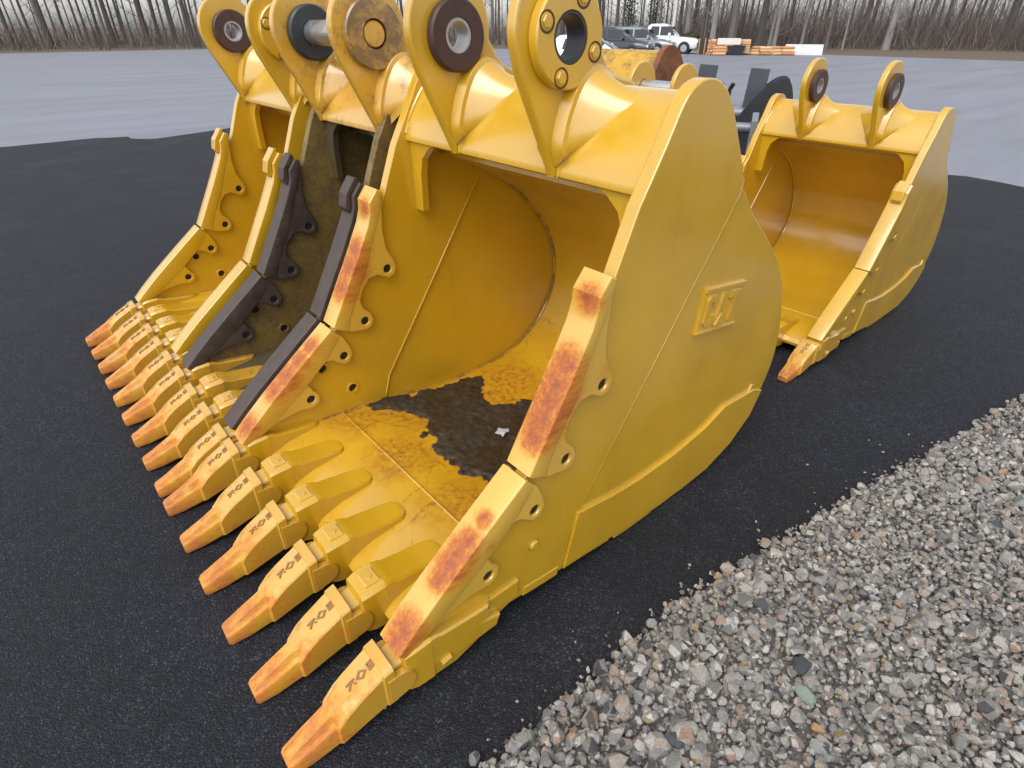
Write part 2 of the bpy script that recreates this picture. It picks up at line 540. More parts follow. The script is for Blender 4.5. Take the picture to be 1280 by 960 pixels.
def mark_meshes():
    """the cast diamond and letters on the tooth's upper face, and the small pad of the adapter"""
    def prism(out, z0, z1):
        return loft([[(x, y, z0) for x, y in out], [(x, y, z1) for x, y in out]])
    d = [(0.019, 0), (0, 0.015), (-0.019, 0), (0, -0.015)]
    di = [(0.011, 0), (0, 0.009), (-0.011, 0), (0, -0.009)]
    v, f = [], []
    for z in (0, .003):
        v += [(x, y, z) for x, y in d] + [(x, y, z) for x, y in di]
    for k in range(4):
        k2 = (k + 1) % 4
        f += [(8 + k, 8 + k2, 12 + k2, 12 + k), (k, k2, 8 + k2, 8 + k), (4 + k, 12 + k, 12 + k2, 4 + k2)]
    e = [box(-.012, -.007, -.012, .012, 0, .003)] + [box(-.007, .010, y, y + .005, 0, .003) for y in (-.012, -.0025, .007)]
    k = [box(-.014, .014, .006, .011, 0, .003), prism([(-.002, .006), (-.014, -.008), (-.010, -.012), (.003, .003)], 0, .003), prism([(.0, .006), (.012, -.010), (.015, -.006), (.005, .006)], 0, .003)]
    e = join(e); k = join(k)
    out = join([([(x + .0, y, z) for x, y, z in v], f), ([(x + .036, y, z) for x, y, z in e[0]], e[1]), ([(x - .036, y, z) for x, y, z in k[0]], k[1])])
    return mesh('cast_mark', *out, smooth=False)

def fillet_surface(sgn):
    """flared root between a hinge ear and the round top: ridge stands off the ear, skirt runs down onto the tube"""
    ridge = catmull([(1.290, 1.335), (1.283, 1.40), (1.308, 1.490), (1.352, 1.570), (1.412, 1.606), (1.470, 1.588), (1.515, 1.552)], 4)
    foot = catmull([(1.296, 0.0, 1.330), (1.33, -0.060, 1.392), (1.375, -0.120, 1.455), (1.43, -0.175, 1.508), (1.475, -0.150, 1.537), (1.505, -0.08, 1.546), (1.525, -0.02, 1.548)], 4)
    rings = []
    st = 0.036
    for k, (r_, f_) in enumerate(zip(ridge, foot)):
        e = min(1, k / 3, (len(ridge) - 1 - k) / 3)
        s_ = st * e
        rx, rz = r_
        fx, fy, fz = f_
        fy = min(fy, -s_ - 0.002)
        row = [(rx - .010 * e, 0.002, rz + .010 * e), (rx - .006 * e, -s_ * .5, rz + .006 * e), (rx, -s_, rz)]
        P0, P2 = Vector((rx + .010 * e, -s_ - .002 * e, rz - .012 * e)), Vector((fx, fy, fz))
        Q = Vector(((rx + fx) / 2, (-s_ + fy) / 2 + .010 * e, (rz + fz) / 2 - .016 * e))
        for u in [i / 7 for i in range(8)]:
            q = P0 * (1 - u) ** 2 + Q * 2 * u * (1 - u) + P2 * u * u
            row.append(tuple(q))
        row.append((fx, fy, fz - 0.03))
        rings.append([(x, y * sgn, z) for x, y, z in row])
    return loft(rings, cap=False, closed=False)

TOOTH = tooth_mesh()
ADAPT = adapter_mesh()
MARK = mark_meshes()
FLANGE_BOLTS = [68, 158, 250, 340]

def bucket(label, group, origin, width, style, nteeth=6, scale=1.0, ear_gap=0.515, ear_style=('flange', 'bush'), emblem=False, pin=False, cutters=True, ears=True, side_mat=None, name='excavator_bucket', rot=0.0):
    """origin = (x, y) of the tooth-tip line / near outer face; every part is a child of the empty at the base"""
    global YC
    YC = width / 2
    body, inside, cut, toothm, earm, bushm = [M[k] for k in style]
    root = empty(name, (origin[0] + 1.4 * scale, origin[1] + YC * scale, 0), label, 'bucket', group, rot, scale)
    T = 0.046
    out_rear = list(BACK)
    # --- side plates: a rear plate and a thicker front plate meeting at a welded seam
    seam_i = 10
    rear = [(1.040, 0.052)] + catmull(BACK[4:17], 3) + [(1.765, 1.275), (1.752, 1.238), (1.09, 0.262)]
    front = FRONT + BACK[:3] + [(1.042, 0.050)] + [(1.088, 0.262), (1.750, 1.238), (1.763, 1.292)] + catmull(BACK[18:], 3)
    near_holes = [circle(x, z, 0.020, 20) for x, z in ((0.777, 0.419), (0.900, 0.273))]
    cutholes = [circle(x, z, 0.019, 20) for x, z in HOLES_UP + HOLES_LO]
    fm = {}
    for side in (0, 1):
        a = 0.0 if side == 0 else width - T
        fr = obj('side_plate', plate('side_front', front, a, a + T, near_holes + cutholes, 0.004), side_mat or body, root)
        g = 0.006
        rr = obj('side_panel', plate('side_rear', rear, (g if side == 0 else width - T + g), (T - g if side == 0 else width - g), (), 0.004), side_mat or body, fr)
        for yy in ((g - .0015, ) if side == 0 else (width - T + .002, )):
            obj('weld_seam', mesh('weld', *S_(tube([(x, yy, z) for x, z in [(1.032, .06), (1.09, 0.262), (1.42, 0.745), (1.752, 1.238), (1.768, 1.29)]], 0.0042 if side == 0 else 0.0055, 6))), body, fr)
        ysk = -0.007 if side == 0 else width - 0.012
        wear = [(1.10, 0.290), (1.28, 0.262), (1.442, 0.252), (1.65, 0.262), (1.846, 0.295), (1.976, 0.345), (2.206, 0.332), (2.285, 0.300), (2.23, 0.187), (2.10, 0.087), (1.933, 0.028), (1.75, 0.016), (1.488, 0.018), (1.115, 0.053), (1.048, 0.062)]
        obj('wear_plate', plate('side_wear', wear, ysk, ysk + 0.019, (), 0.003), body, root)
        for x, z in ((0.777, 0.419), (0.900, 0.273)):
            yy = (T, T + .004) if side == 0 else (width - T - .004, width - T)
            obj('lifting_eye', mesh('eye', *S_(cyl_y(x, z, 0.032, yy[0], yy[1], 24, 0.0205, .002))), side_mat or body, fr)
            obj('hole_shade_disc', mesh('hole_shade_disc', *S_(cyl_y(x, z, 0.0195, a + .010, a + T - .012, 18, 0, .001))), M['hole_shade'], fr)  # near-black filler disc painted as the shade inside the hole
            yo = (-.010, .012) if side == 0 else (width - .012, width + .010)
            obj('plug', mesh('plug', *S_(cyl_y(x, z, 0.0198, yo[0], yo[1], 18, 0, .006))), side_mat or body, fr)
        # --- bolt-on cutters over the front edge
        if cutters:
            c0, c1 = (-0.028, T + 0.026) if side == 0 else (width - T - 0.026, width + 0.028)
            for cl, bar, hl in ((CUT_UP, BAR_UP, HOLES_UP), (CUT_LO, BAR_LO, HOLES_LO)):
                full = cl + [p for p in bar if p not in cl][::1]
                # outline = lug side (cl) then the front line back to the start
                fl = bar[bar.index(cl[-1]) + 1:] if cl[-1] in bar else bar
                full = cl + [(x + .010, z - .008) for x, z in fl]
                hh = [circle(x, z, 0.0185, 20) for x, z in hl]
                lug1 = plate('lug', full, c0, c0 + 0.027, hh, 0.005)
                lug2 = plate('lug', full, c1 - 0.027, c1, hh, 0.005)
                core = plate('bar', bar, c0 - 0.0025, c1 + 0.0025, (), 0.007, res=2)
                bm = bmesh.new()
                for me in (lug1, lug2, core):
                    bm.from_mesh(me)
                me = bpy.data.meshes.new('side_cutter')
                bm.to_mesh(me)
                bm.free()
                finish(me, 21)
                co_ = obj('side_cutter', me, cut if not isinstance(cut, dict) else cut[(side, 0 if cl is CUT_UP else 1)], root)
                if cl is CUT_UP and not emblem:
                    obj('wear_tab', plate('tab', [(1.130, 1.142), (1.088, 1.092), (1.082, 1.03), (1.066, 1.022), (1.054, 1.045), (1.066, 1.10), (1.112, 1.160), (1.126, 1.158)], c0 + .016, c1 - .016, (), 0.005), cut, co_)
                for x, z in hl:
                    obj('hole_shade_disc', mesh('hole_shade_disc', *S_(cyl_y(x, z, 0.0183, c0 + .009, c1 - .009, 18, 0, .001))), M['hole_shade'], co_)  # dark disc stands in for the darkness of an empty bolt hole
            # spacer between the two cutters
            xs = [(c0 + .01, c0 + .022), (c1 - .022, c1 - .01)][0 if side == 0 else 1]
            obj('spacer', mesh('spacer', *S_(box(0.868, 0.886, xs[0], xs[1], 0.588, 0.606))), M['pale_steel'], root)
    # --- wrapper shell
    inn = catmull(INNER, 5)
    y0, y1 = T - .001, width - T + .001
    shell = []
    nrm = []
    for i, p in enumerate(inn):
        a, b = Vector(inn[max(i - 1, 0)]), Vector(inn[min(i + 1, len(inn) - 1)])
        d = (b - a).normalized()
        nrm.append((p[0] + d.y * .038, p[1] - d.x * .038))
    rings = [[(x, y0, z) for x, z in inn + nrm[::-1]], [(x, y1, z) for x, z in inn + nrm[::-1]]]
    nseg = 8
    rings = [[(x, y0 + (y1 - y0) * k / nseg, z) for x, z in inn + nrm[::-1]] for k in range(nseg + 1)]
    wr = obj('wrapper', mesh('wrapper', *S_(loft(rings)), 40), inside, root)
    # weld fillets along the sides
    for yy in (y0 + .004, y1 - .004):
        obj('weld_seam', mesh('weld', *S_(tube([(x, yy, z) for x, z in inn[2:-4:2]], 0.009, 6))), M['edge_dirt'] if emblem else inside, wr)
    # heel wear plates under the bottom, one behind the other
    on = catmull([(0.86, 0.098), (0.965, 0.085), (1.15, 0.070), (1.328, 0.050), (1.50, 0.038), (1.66, 0.040), (1.82, 0.066), (1.965, 0.125), (2.09, 0.225), (2.19, 0.365), (2.222, 0.50)], 6)
    cuts = [0, 9, 18, 27, 36, 45, 55]
    for k in range(6):
        seg = on[cuts[k]:cuts[k + 1]]
        drop = [0.040, 0.036, 0.040, 0.036, 0.044, 0.044][k]
        o_ = []
        for i, p in enumerate(seg):
            a, b = Vector(seg[max(i - 1, 0)]), Vector(seg[min(i + 1, len(seg) - 1)])
            d = (b - a).normalized()
            o_.append((p[0] + d.y * drop, max(p[1] - d.x * drop, .003)))
        obj('wear_plate', plate('heel_wear', seg + o_[::-1], -0.003 + .002 * (k % 2), width + 0.003, (), 0.004), body, root)
    # --- lip (base edge)
    lip = [(0.83, 0.168), (0.70, 0.168), (0.56, 0.150), (0.475, 0.122), (0.452, 0.098), (0.455, 0.078), (0.50, 0.058), (0.72, 0.062), (0.83, 0.10)]
    lp = obj('cutting_edge', plate('lip', lip, -0.010, width + 0.010, (), 0.005), inside, root)
    obj('weld_seam', mesh('weld', *S_(tube([(0.828, T + (width - 2 * T) * k / 10, 0.1675 + .001 * math.sin(k)) for k in range(11)], 0.0055, 6))), inside, lp)
    for s_, yy in ((0, -0.010), (1, width + 0.010)):       # corner blocks outside the plates
        q = (yy - .022, yy + .004) if s_ == 0 else (yy - .004, yy + .022)
        obj('corner_block', plate('corner', [(0.47, 0.055), (0.72, 0.058), (0.735, 0.10), (0.64, 0.135), (0.58, 0.118), (0.545, 0.165), (0.49, 0.165), (0.452, 0.12)], q[0], q[1], (), 0.007), body, root)
        r_ = obj('drain_lug', mesh('lug', *S_(tube([(0.50, sum(q) / 2 - (.016 if s_ == 0 else -.016), 0.080), (0.535, sum(q) / 2 - (.016 if s_ == 0 else -.016), 0.083)], [0.012, 0.010], 8))), body, root)
    # --- round top section over the mouth
    tb = catmull(TUBE, 5)
    prof = tb + [(1.80, 1.115), (1.66, 1.172), (1.447, 1.262), (1.316, 1.296), (1.302, 1.304)]
    nseg = 10
    rings = [[(x, y0 + (y1 - y0) * k / nseg, z) for x, z in prof] for k in range(nseg + 1)]
    obj('top_section', mesh('top', *S_(loft(rings)), 28), body, root)
    for yy, sg in ((y0 + .003, 1), (y1 - .003, -1)):
        obj('weld_seam', mesh('weld', *S_(tube([(x, yy, z + .002) for x, z in tb[1:-6:2]], 0.008, 6))), body, root)
    # corner gussets in the mouth
    for side in (0, 1):
        pts = [(0, 0), (.20, 0), (.135, -.022), (.085, -.065), (.064, -.13), (.052, -.285), (0, -.285)]
        base = y0 if side == 0 else y1
        sg = 1 if side == 0 else -1
        rings = []
        for x_off in (0.0, 0.030):
            rings.append([(1.318 + x_off - z * -0.10 * 0 + (-z) * .03, base + sg * yv, 1.306 + z) for yv, z in pts])
        obj('gusset', mesh('gusset', *S_(loft(rings)), 20), inside if not emblem else body, root)
    # --- hinge ears
    cx, cz, er = 1.292, 1.690, 0.163
    arc = [(cx + er * math.cos(R(a)), cz + er * math.sin(R(a))) for a in range(200, -11, -10)]
    # leading edge, round head, concave trailing edge
    ear = [(1.292, 1.300), (1.284, 1.322), (1.20, 1.49), (1.155, 1.58)] + arc + catmull([(1.472, 1.632), (1.503, 1.595), (1.555, 1.566), (1.635, 1.545), (1.70, 1.47)], 3) + [(1.68, 1.36), (1.45, 1.42)]
    mid = width / 2
    for side in ((0, 1) if ears else ()):
        ym = mid + (-1 if side == 0 else 1) * ear_gap / 2
        ya, yb = ym - .024, ym + .014
        hr = 0.066 if ear_style[side] == 'flange' else 0.054
        hole = circle(1.300, 1.672, hr, 32)
        e = obj('hinge_ear', plate('ear', ear, ya, yb, [hole], 0.007), earm, root)
        for sgn, yy in ((1, ya), (-1, yb)):
            v, f = fillet_surface(sgn)
            obj('ear_root', mesh('ear_root', *S_(([(x, y + yy, z) for x, y, z in v], f)), 30), earm, e)
        es = ear_style[side]
        if es == 'flange':
            fl = obj('collar', mesh('collar', *S_(cyl_y(1.300, 1.672, 0.128, ya - .036, ya, 40, hr - .001, .005)), 30), earm, e)
            obj('liner', mesh('liner', *S_(cyl_y(1.300, 1.672, hr - .001, ya - .034, yb, 32, hr - .010, .002)), 30), M['dark_steel'], e)
            for a in FLANGE_BOLTS:
                bx, bz = 1.300 + .101 * math.cos(R(a)), 1.672 + .101 * math.sin(R(a))
                obj('bolt', mesh('bolt', *S_(join([cyl_y(bx, bz, .017, ya - .044, ya - .036, 6, 0, .002), cyl_y(bx, bz, .021, ya - .0375, ya - .035, 20, 0, .001)])), 25), earm, e)
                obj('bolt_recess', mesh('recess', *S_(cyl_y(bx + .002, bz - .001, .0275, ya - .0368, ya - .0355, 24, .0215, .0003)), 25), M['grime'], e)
        elif es == 'bush':
            obj('bushing', mesh('bush', *S_(cyl_y(1.300, 1.672, 0.108, ya - .034, ya, 40, hr - .001, .006)), 30), bushm, e)
            obj('liner', mesh('liner', *S_(cyl_y(1.300, 1.672, hr - .001, ya - .030, yb, 32, hr - .012, .002)), 30), M['pale_steel'], e)
        elif es == 'cap':
            obj('boss', mesh('boss', *S_(cyl_y(1.300, 1.672, 0.126, ya - .030, ya, 40, hr - .001, .006)), 30), M['grimy_cap'], e)
            obj('pin_end', mesh('pin_end', *S_(cyl_y(1.300, 1.672, hr - .008, ya - .026, yb + .02, 32, 0, .004)), 30), earm, e)
            obj('boss', mesh('boss', *S_(cyl_y(1.300, 1.672, 0.118, yb, yb + .05, 36, hr - .001, .006)), 30), bushm, e)
        elif es == 'boss':
            obj('boss', mesh('boss', *S_(cyl_y(1.300, 1.672, 0.112, ya - .045, ya, 36, hr - .001, .008)), 30), bushm, e)
    if pin:
        obj('hinge_pin', mesh('pin', *S_(cyl_y(1.300, 1.672, 0.050, mid - ear_gap / 2 - .02, mid + ear_gap / 2 + .02, 28, 0, .004)), 30), M['chrome'], root)
    # --- adapters and teeth along the lip
    pitch = 0.25 if nteeth == 6 else (width - .05) / (nteeth - 1)
    st = width / 2 - pitch * (nteeth - 1) / 2
    for k in range(nteeth):
        yy = st + pitch * k
        lx, ly, lz = sh(0.3, yy, 0)
        jr = random.uniform(-1, 1)
        ad = obj('adapter', ADAPT.copy() if False else ADAPT, None, root, (lx, ly, lz))
        ad.material_slots[0].link = 'OBJECT' if ad.material_slots else 'DATA'
        th = obj('tooth', TOOTH, None, root, (lx, ly, lz), (R(jr * 1.2), R(jr * .6), R(jr * .8)))
        for o_, m_ in ((ad, body), (th, toothm)):
            o_.material_slots[0].link = 'OBJECT'
            o_.material_slots[0].material = m_
        mk = obj('cast_mark', MARK, None, th, (-0.018, 0, 0.1755), (0, R(-26.9), 0))
        mk.material_slots[0].link = 'OBJECT'
        mk.material_slots[0].material = M['mark']
        pd = obj('pad', PAD, None, ad, (0.145, 0, 0.2185))
        pd.material_slots[0].link = 'OBJECT'
        pd.material_slots[0].material = body
    # --- raised emblem on the outside of the near plate
    if emblem:
        yo = 0.006
        em = obj('emblem', mesh('emblem', *EMBLEM, smooth=False), body, root, sh(1.774, yo, 0.855), (0, R(7.2), 0))
        tx = obj('emblem_lettering', LETTERS, body, em, (0, 0, 0))
        obj('emblem_triangle', mesh('tri', *TRI, smooth=False), body, em)
    return root

def emblem_meshes():
    w, h = 0.128, 0.084
    # chamfered block with a raised top and bottom rail
    ch = 0.006
    rings = [[(x, 0.0, z) for x, z in ((-w, -h), (w, -h), (w, h), (-w, h))],
             [(x, -.006, z) for x, z in ((-w, -h), (w, -h), (w, h), (-w, h))],
             [(x, -.009, z) for x, z in ((-w + ch, -h + ch), (w - ch, -h + ch), (w - ch, h - ch), (-w + ch, h - ch))]]
    parts = [loft(rings)]
    for z0, z1 in ((h - .016, h), (-h, -h + .010)):
        parts.append(loft([[(-w, -.006, z0), (w, -.006, z0), (w, -.006, z1), (-w, -.006, z1)], [(-w, -.015, z0 + .002), (w, -.015, z0 + .002), (w, -.015, z1 - .002), (-w, -.015, z1 - .002)]]))
    em = join(parts)
    # squared block capitals C, A, T standing proud of the plate
    def glyph(pl):
        return loft([[(x, -.004, z) for x, z in pl], [(x, -.0165, z) for x, z in pl]])
    zt, zb = .056, -.058
    cc = [(-.104, zt - .016), (-.090, zt), (-.056, zt), (-.042, zt - .016), (-.042, .016), (-.064, .016), (-.064, .032), (-.082, .032), (-.082, -.034), (-.064, -.034), (-.064, -.018), (-.042, -.018), (-.042, zb + .016), (-.056, zb), (-.090, zb), (-.104, zb + .016)]
    aa = [(-.036, zb), (-.012, zt), (.012, zt), (.036, zb), (.016, zb), (.0, .014), (-.016, zb)]
    tt = [(.034, zt), (.106, zt), (.106, zt - .026), (.081, zt - .026), (.081, zb), (.059, zb), (.059, zt - .026), (.034, zt - .026)]
    me = mesh('letters', *join([glyph(cc), glyph(aa), glyph(tt)]), smooth=False)
    tri = loft([[(-.030, y, -.060), (.030, y, -.060), (.0, y, -.016)] for y in (-.0085, -.0195)])
    return em, me, tri

EMBLEM, LETTERS, TRI = emblem_meshes()
pv, pf = loft([[(-.026, -.032, -.004), (.026, -.032, -.004), (.026, .032, -.004), (-.026, .032, -.004)], [(-.026, -.032, .003), (.026, -.032, .003), (.026, .032, .003), (-.026, .032, .003)], [(-.022, -.028, .006), (.022, -.028, .006), (.022, .028, .006), (-.022, .028, .006)]])
dv, df = loft([[(.013 * math.cos(a), .013 * math.sin(a), z) for a in (0, math.pi / 2, math.pi, 1.5 * math.pi)] for z in (.005, .0085)])
PAD = mesh('pad', *join([(pv, pf), (dv, df)]), smooth=False)
for me in (TOOTH, ADAPT, MARK, PAD):
    me.materials.append(None)

# materials of the buckets
def B_(s, w, z, width=1.297):
    return (s - 1.4, w - 0.953 - width / 2, z)

M['hole_shade'] = steel_mat('bore_shade', (0.012, 0.009, 0.007), 0.75)  # near-black colour standing in for shade inside open holes
M['pale_steel'] = steel_mat('pale_steel', (0.42, 0.41, 0.40), 0.42, 0.4, 0.2)
M['dark_steel'] = steel_mat('dark_steel', (0.035, 0.036, 0.04), 0.45, 0.2, 0.3)
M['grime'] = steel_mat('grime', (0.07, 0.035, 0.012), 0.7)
M['mark'] = steel_mat('mark', (0.27, 0.13, 0.05), 0.6, 0, 0.4, 90)
M['chrome'] = steel_mat('pin_steel', (0.55, 0.56, 0.58), 0.28, 0.85, 0.12, 14, 0.05)
M['yellow'] = paint_mat('yellow_paint')
floor = [(B_(0.88, 1.75, .16), .22), (B_(0.92, 1.35, .16), .25), (B_(0.86, 2.1, .16), .2), (B_(1.12, 2.02, .15), .30), (B_(1.35, 1.85, .12), .42), (B_(1.30, 1.55, .12), .40), (B_(1.18, 1.42, .13), .30), (B_(1.55, 1.6, .10), .42), (B_(1.62, 1.98, .10), .30), (B_(1.35, 1.25, .12), .35), (B_(1.6, 1.25, .1), .35)]
M['yellow_inside'] = paint_mat('yellow_paint_inside', floor_dirt=floor, speck=0.45)
def cutter_rust(pts, w):
    return [(B_(s, w, z), r) for s, z, r in pts]
M['cutter_near_up'] = paint_mat('cutter_paint', base=(0.62, 0.36, 0.035), rough=0.42, speck=.4, rust=cutter_rust([(1.085, 1.075, .075), (1.01, .90, .10), (0.985, .84, .12), (0.96, .80, .14), (.93, .745, .13), (.905, .70, .09), (1.155, .85, .07), (1.12, 1.05, .05)], .965))
M['cutter_near_lo'] = paint_mat('cutter_paint', base=(0.62, 0.36, 0.035), rough=0.42, speck=.4, rust=cutter_rust([(.71, .50, .05), (.65, .455, .075), (.62, .43, .09), (.585, .405, .10), (.555, .38, .08), (.425, .265, .095), (.395, .235, .095), (.70, .43, .06)], .96))
M['cutter_far_up'] = paint_mat('cutter_paint', base=(0.62, 0.36, 0.035), rough=0.42, speck=.4, rust=cutter_rust([(1.02, .90, .10), (.985, .83, .13), (.94, .75, .11), (1.09, 1.06, .07)], 2.22))
M['cutter_far_lo'] = paint_mat('cutter_paint', base=(0.62, 0.36, 0.035), rough=0.42, speck=.4, rust=cutter_rust([(.75, .54, .08), (.69, .49, .095), (.625, .435, .12), (.565, .39, .10), (.42, .265, .10)], 2.22))
M['tooth'] = paint_mat('tooth_paint', base=(0.58, 0.32, 0.025), rough=0.4, speck=.5, rust_x=(-0.26, 0.06))
M['bushing'] = steel_mat('bushing', (0.060, 0.028, 0.022), 0.48, 0.1, 0.3, 40)
M['yellow_worn'] = paint_mat('worn_yellow_paint', base=(0.54, 0.30, 0.02), rough=0.45, coat=.2, grime=0.30, speck=0.8)
M['ear_worn'] = paint_mat('worn_ear_paint', base=(0.62, 0.33, 0.02), rough=0.42, grime=0.06, speck=0.8)
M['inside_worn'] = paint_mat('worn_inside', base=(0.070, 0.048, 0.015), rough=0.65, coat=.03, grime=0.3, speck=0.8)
M['cutter_worn'] = steel_mat('worn_cutter_steel', (0.060, 0.041, 0.033), 0.5, 0.05, 0.42, 22)
M['grimy_cap'] = paint_mat('grimy_cap', base=(0.55, 0.29, 0.03), rough=0.5, grime=0.6, speck=1.0)
M['rust'] = steel_mat('rusty_plate', (0.17, 0.065, 0.022), 0.7, 0, 0.75, 9, 0.5)

M['edge_dirt'] = paint_mat('dirty_weld', base=(0.50, 0.27, 0.02), grime=0.45, coat=.3)
M['side_worn'] = paint_mat('worn_side', base=(0.20, 0.125, 0.025), rough=0.55, coat=.1, grime=0.38, speck=0.9)
cut_main = {(0, 0): M['cutter_near_up'], (0, 1): M['cutter_near_lo'], (1, 0): M['cutter_far_up'], (1, 1): M['cutter_far_lo']}
M['cut_main'] = cut_main
GRP = 'excavator buckets lined up on the asphalt'
bucket('large clean yellow bucket beside the gravel with rust on its cutters and teeth', GRP, (0.0, 0.953), 1.297,
       ('yellow', 'yellow_inside', 'cut_main', 'tooth', 'yellow', 'bushing'), 6, emblem=True)
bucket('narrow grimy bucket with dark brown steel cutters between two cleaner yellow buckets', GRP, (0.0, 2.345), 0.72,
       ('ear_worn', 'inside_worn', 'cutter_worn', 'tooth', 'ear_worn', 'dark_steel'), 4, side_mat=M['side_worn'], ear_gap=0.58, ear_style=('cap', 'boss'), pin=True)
bucket('plain yellow bucket with yellow cutters next to the narrow grimy bucket', GRP, (0.0, 3.235), 0.92,
       ('yellow', 'yellow', 'yellow', 'tooth', 'yellow', 'bushing'), 5, ear_gap=0.78, ear_style=('flange', 'bush'))
GRP2 = 'buckets standing in the row behind'
bucket('yellow bucket with an empty mouth behind the rounded side of the large clean bucket', GRP2, (2.90, 1.10), 1.25,
       ('yellow', 'yellow', 'yellow', 'tooth', 'yellow', 'bushing'), 5, scale=0.83, ear_style=('bush', 'bush'))
bucket('small yellow bucket with a bright steel pin between its ears, behind the grimy bucket', GRP2, (2.44, 2.37), 0.56,
       ('yellow', 'inside_worn', 'yellow', 'tooth', 'yellow', 'yellow'), 3, scale=0.81, ear_gap=0.42, ear_style=('plain', 'plain'), pin=True)
bucket('scratched yellow bucket with a rust-brown rounded side plate', GRP2, (2.42, 2.86), 0.95,
       ('yellow_worn', 'yellow_worn', 'yellow_worn', 'tooth', 'yellow_worn', 'dark_steel'), 5, ear_style=('plain', 'plain'), ears=False, side_mat=M['rust'])

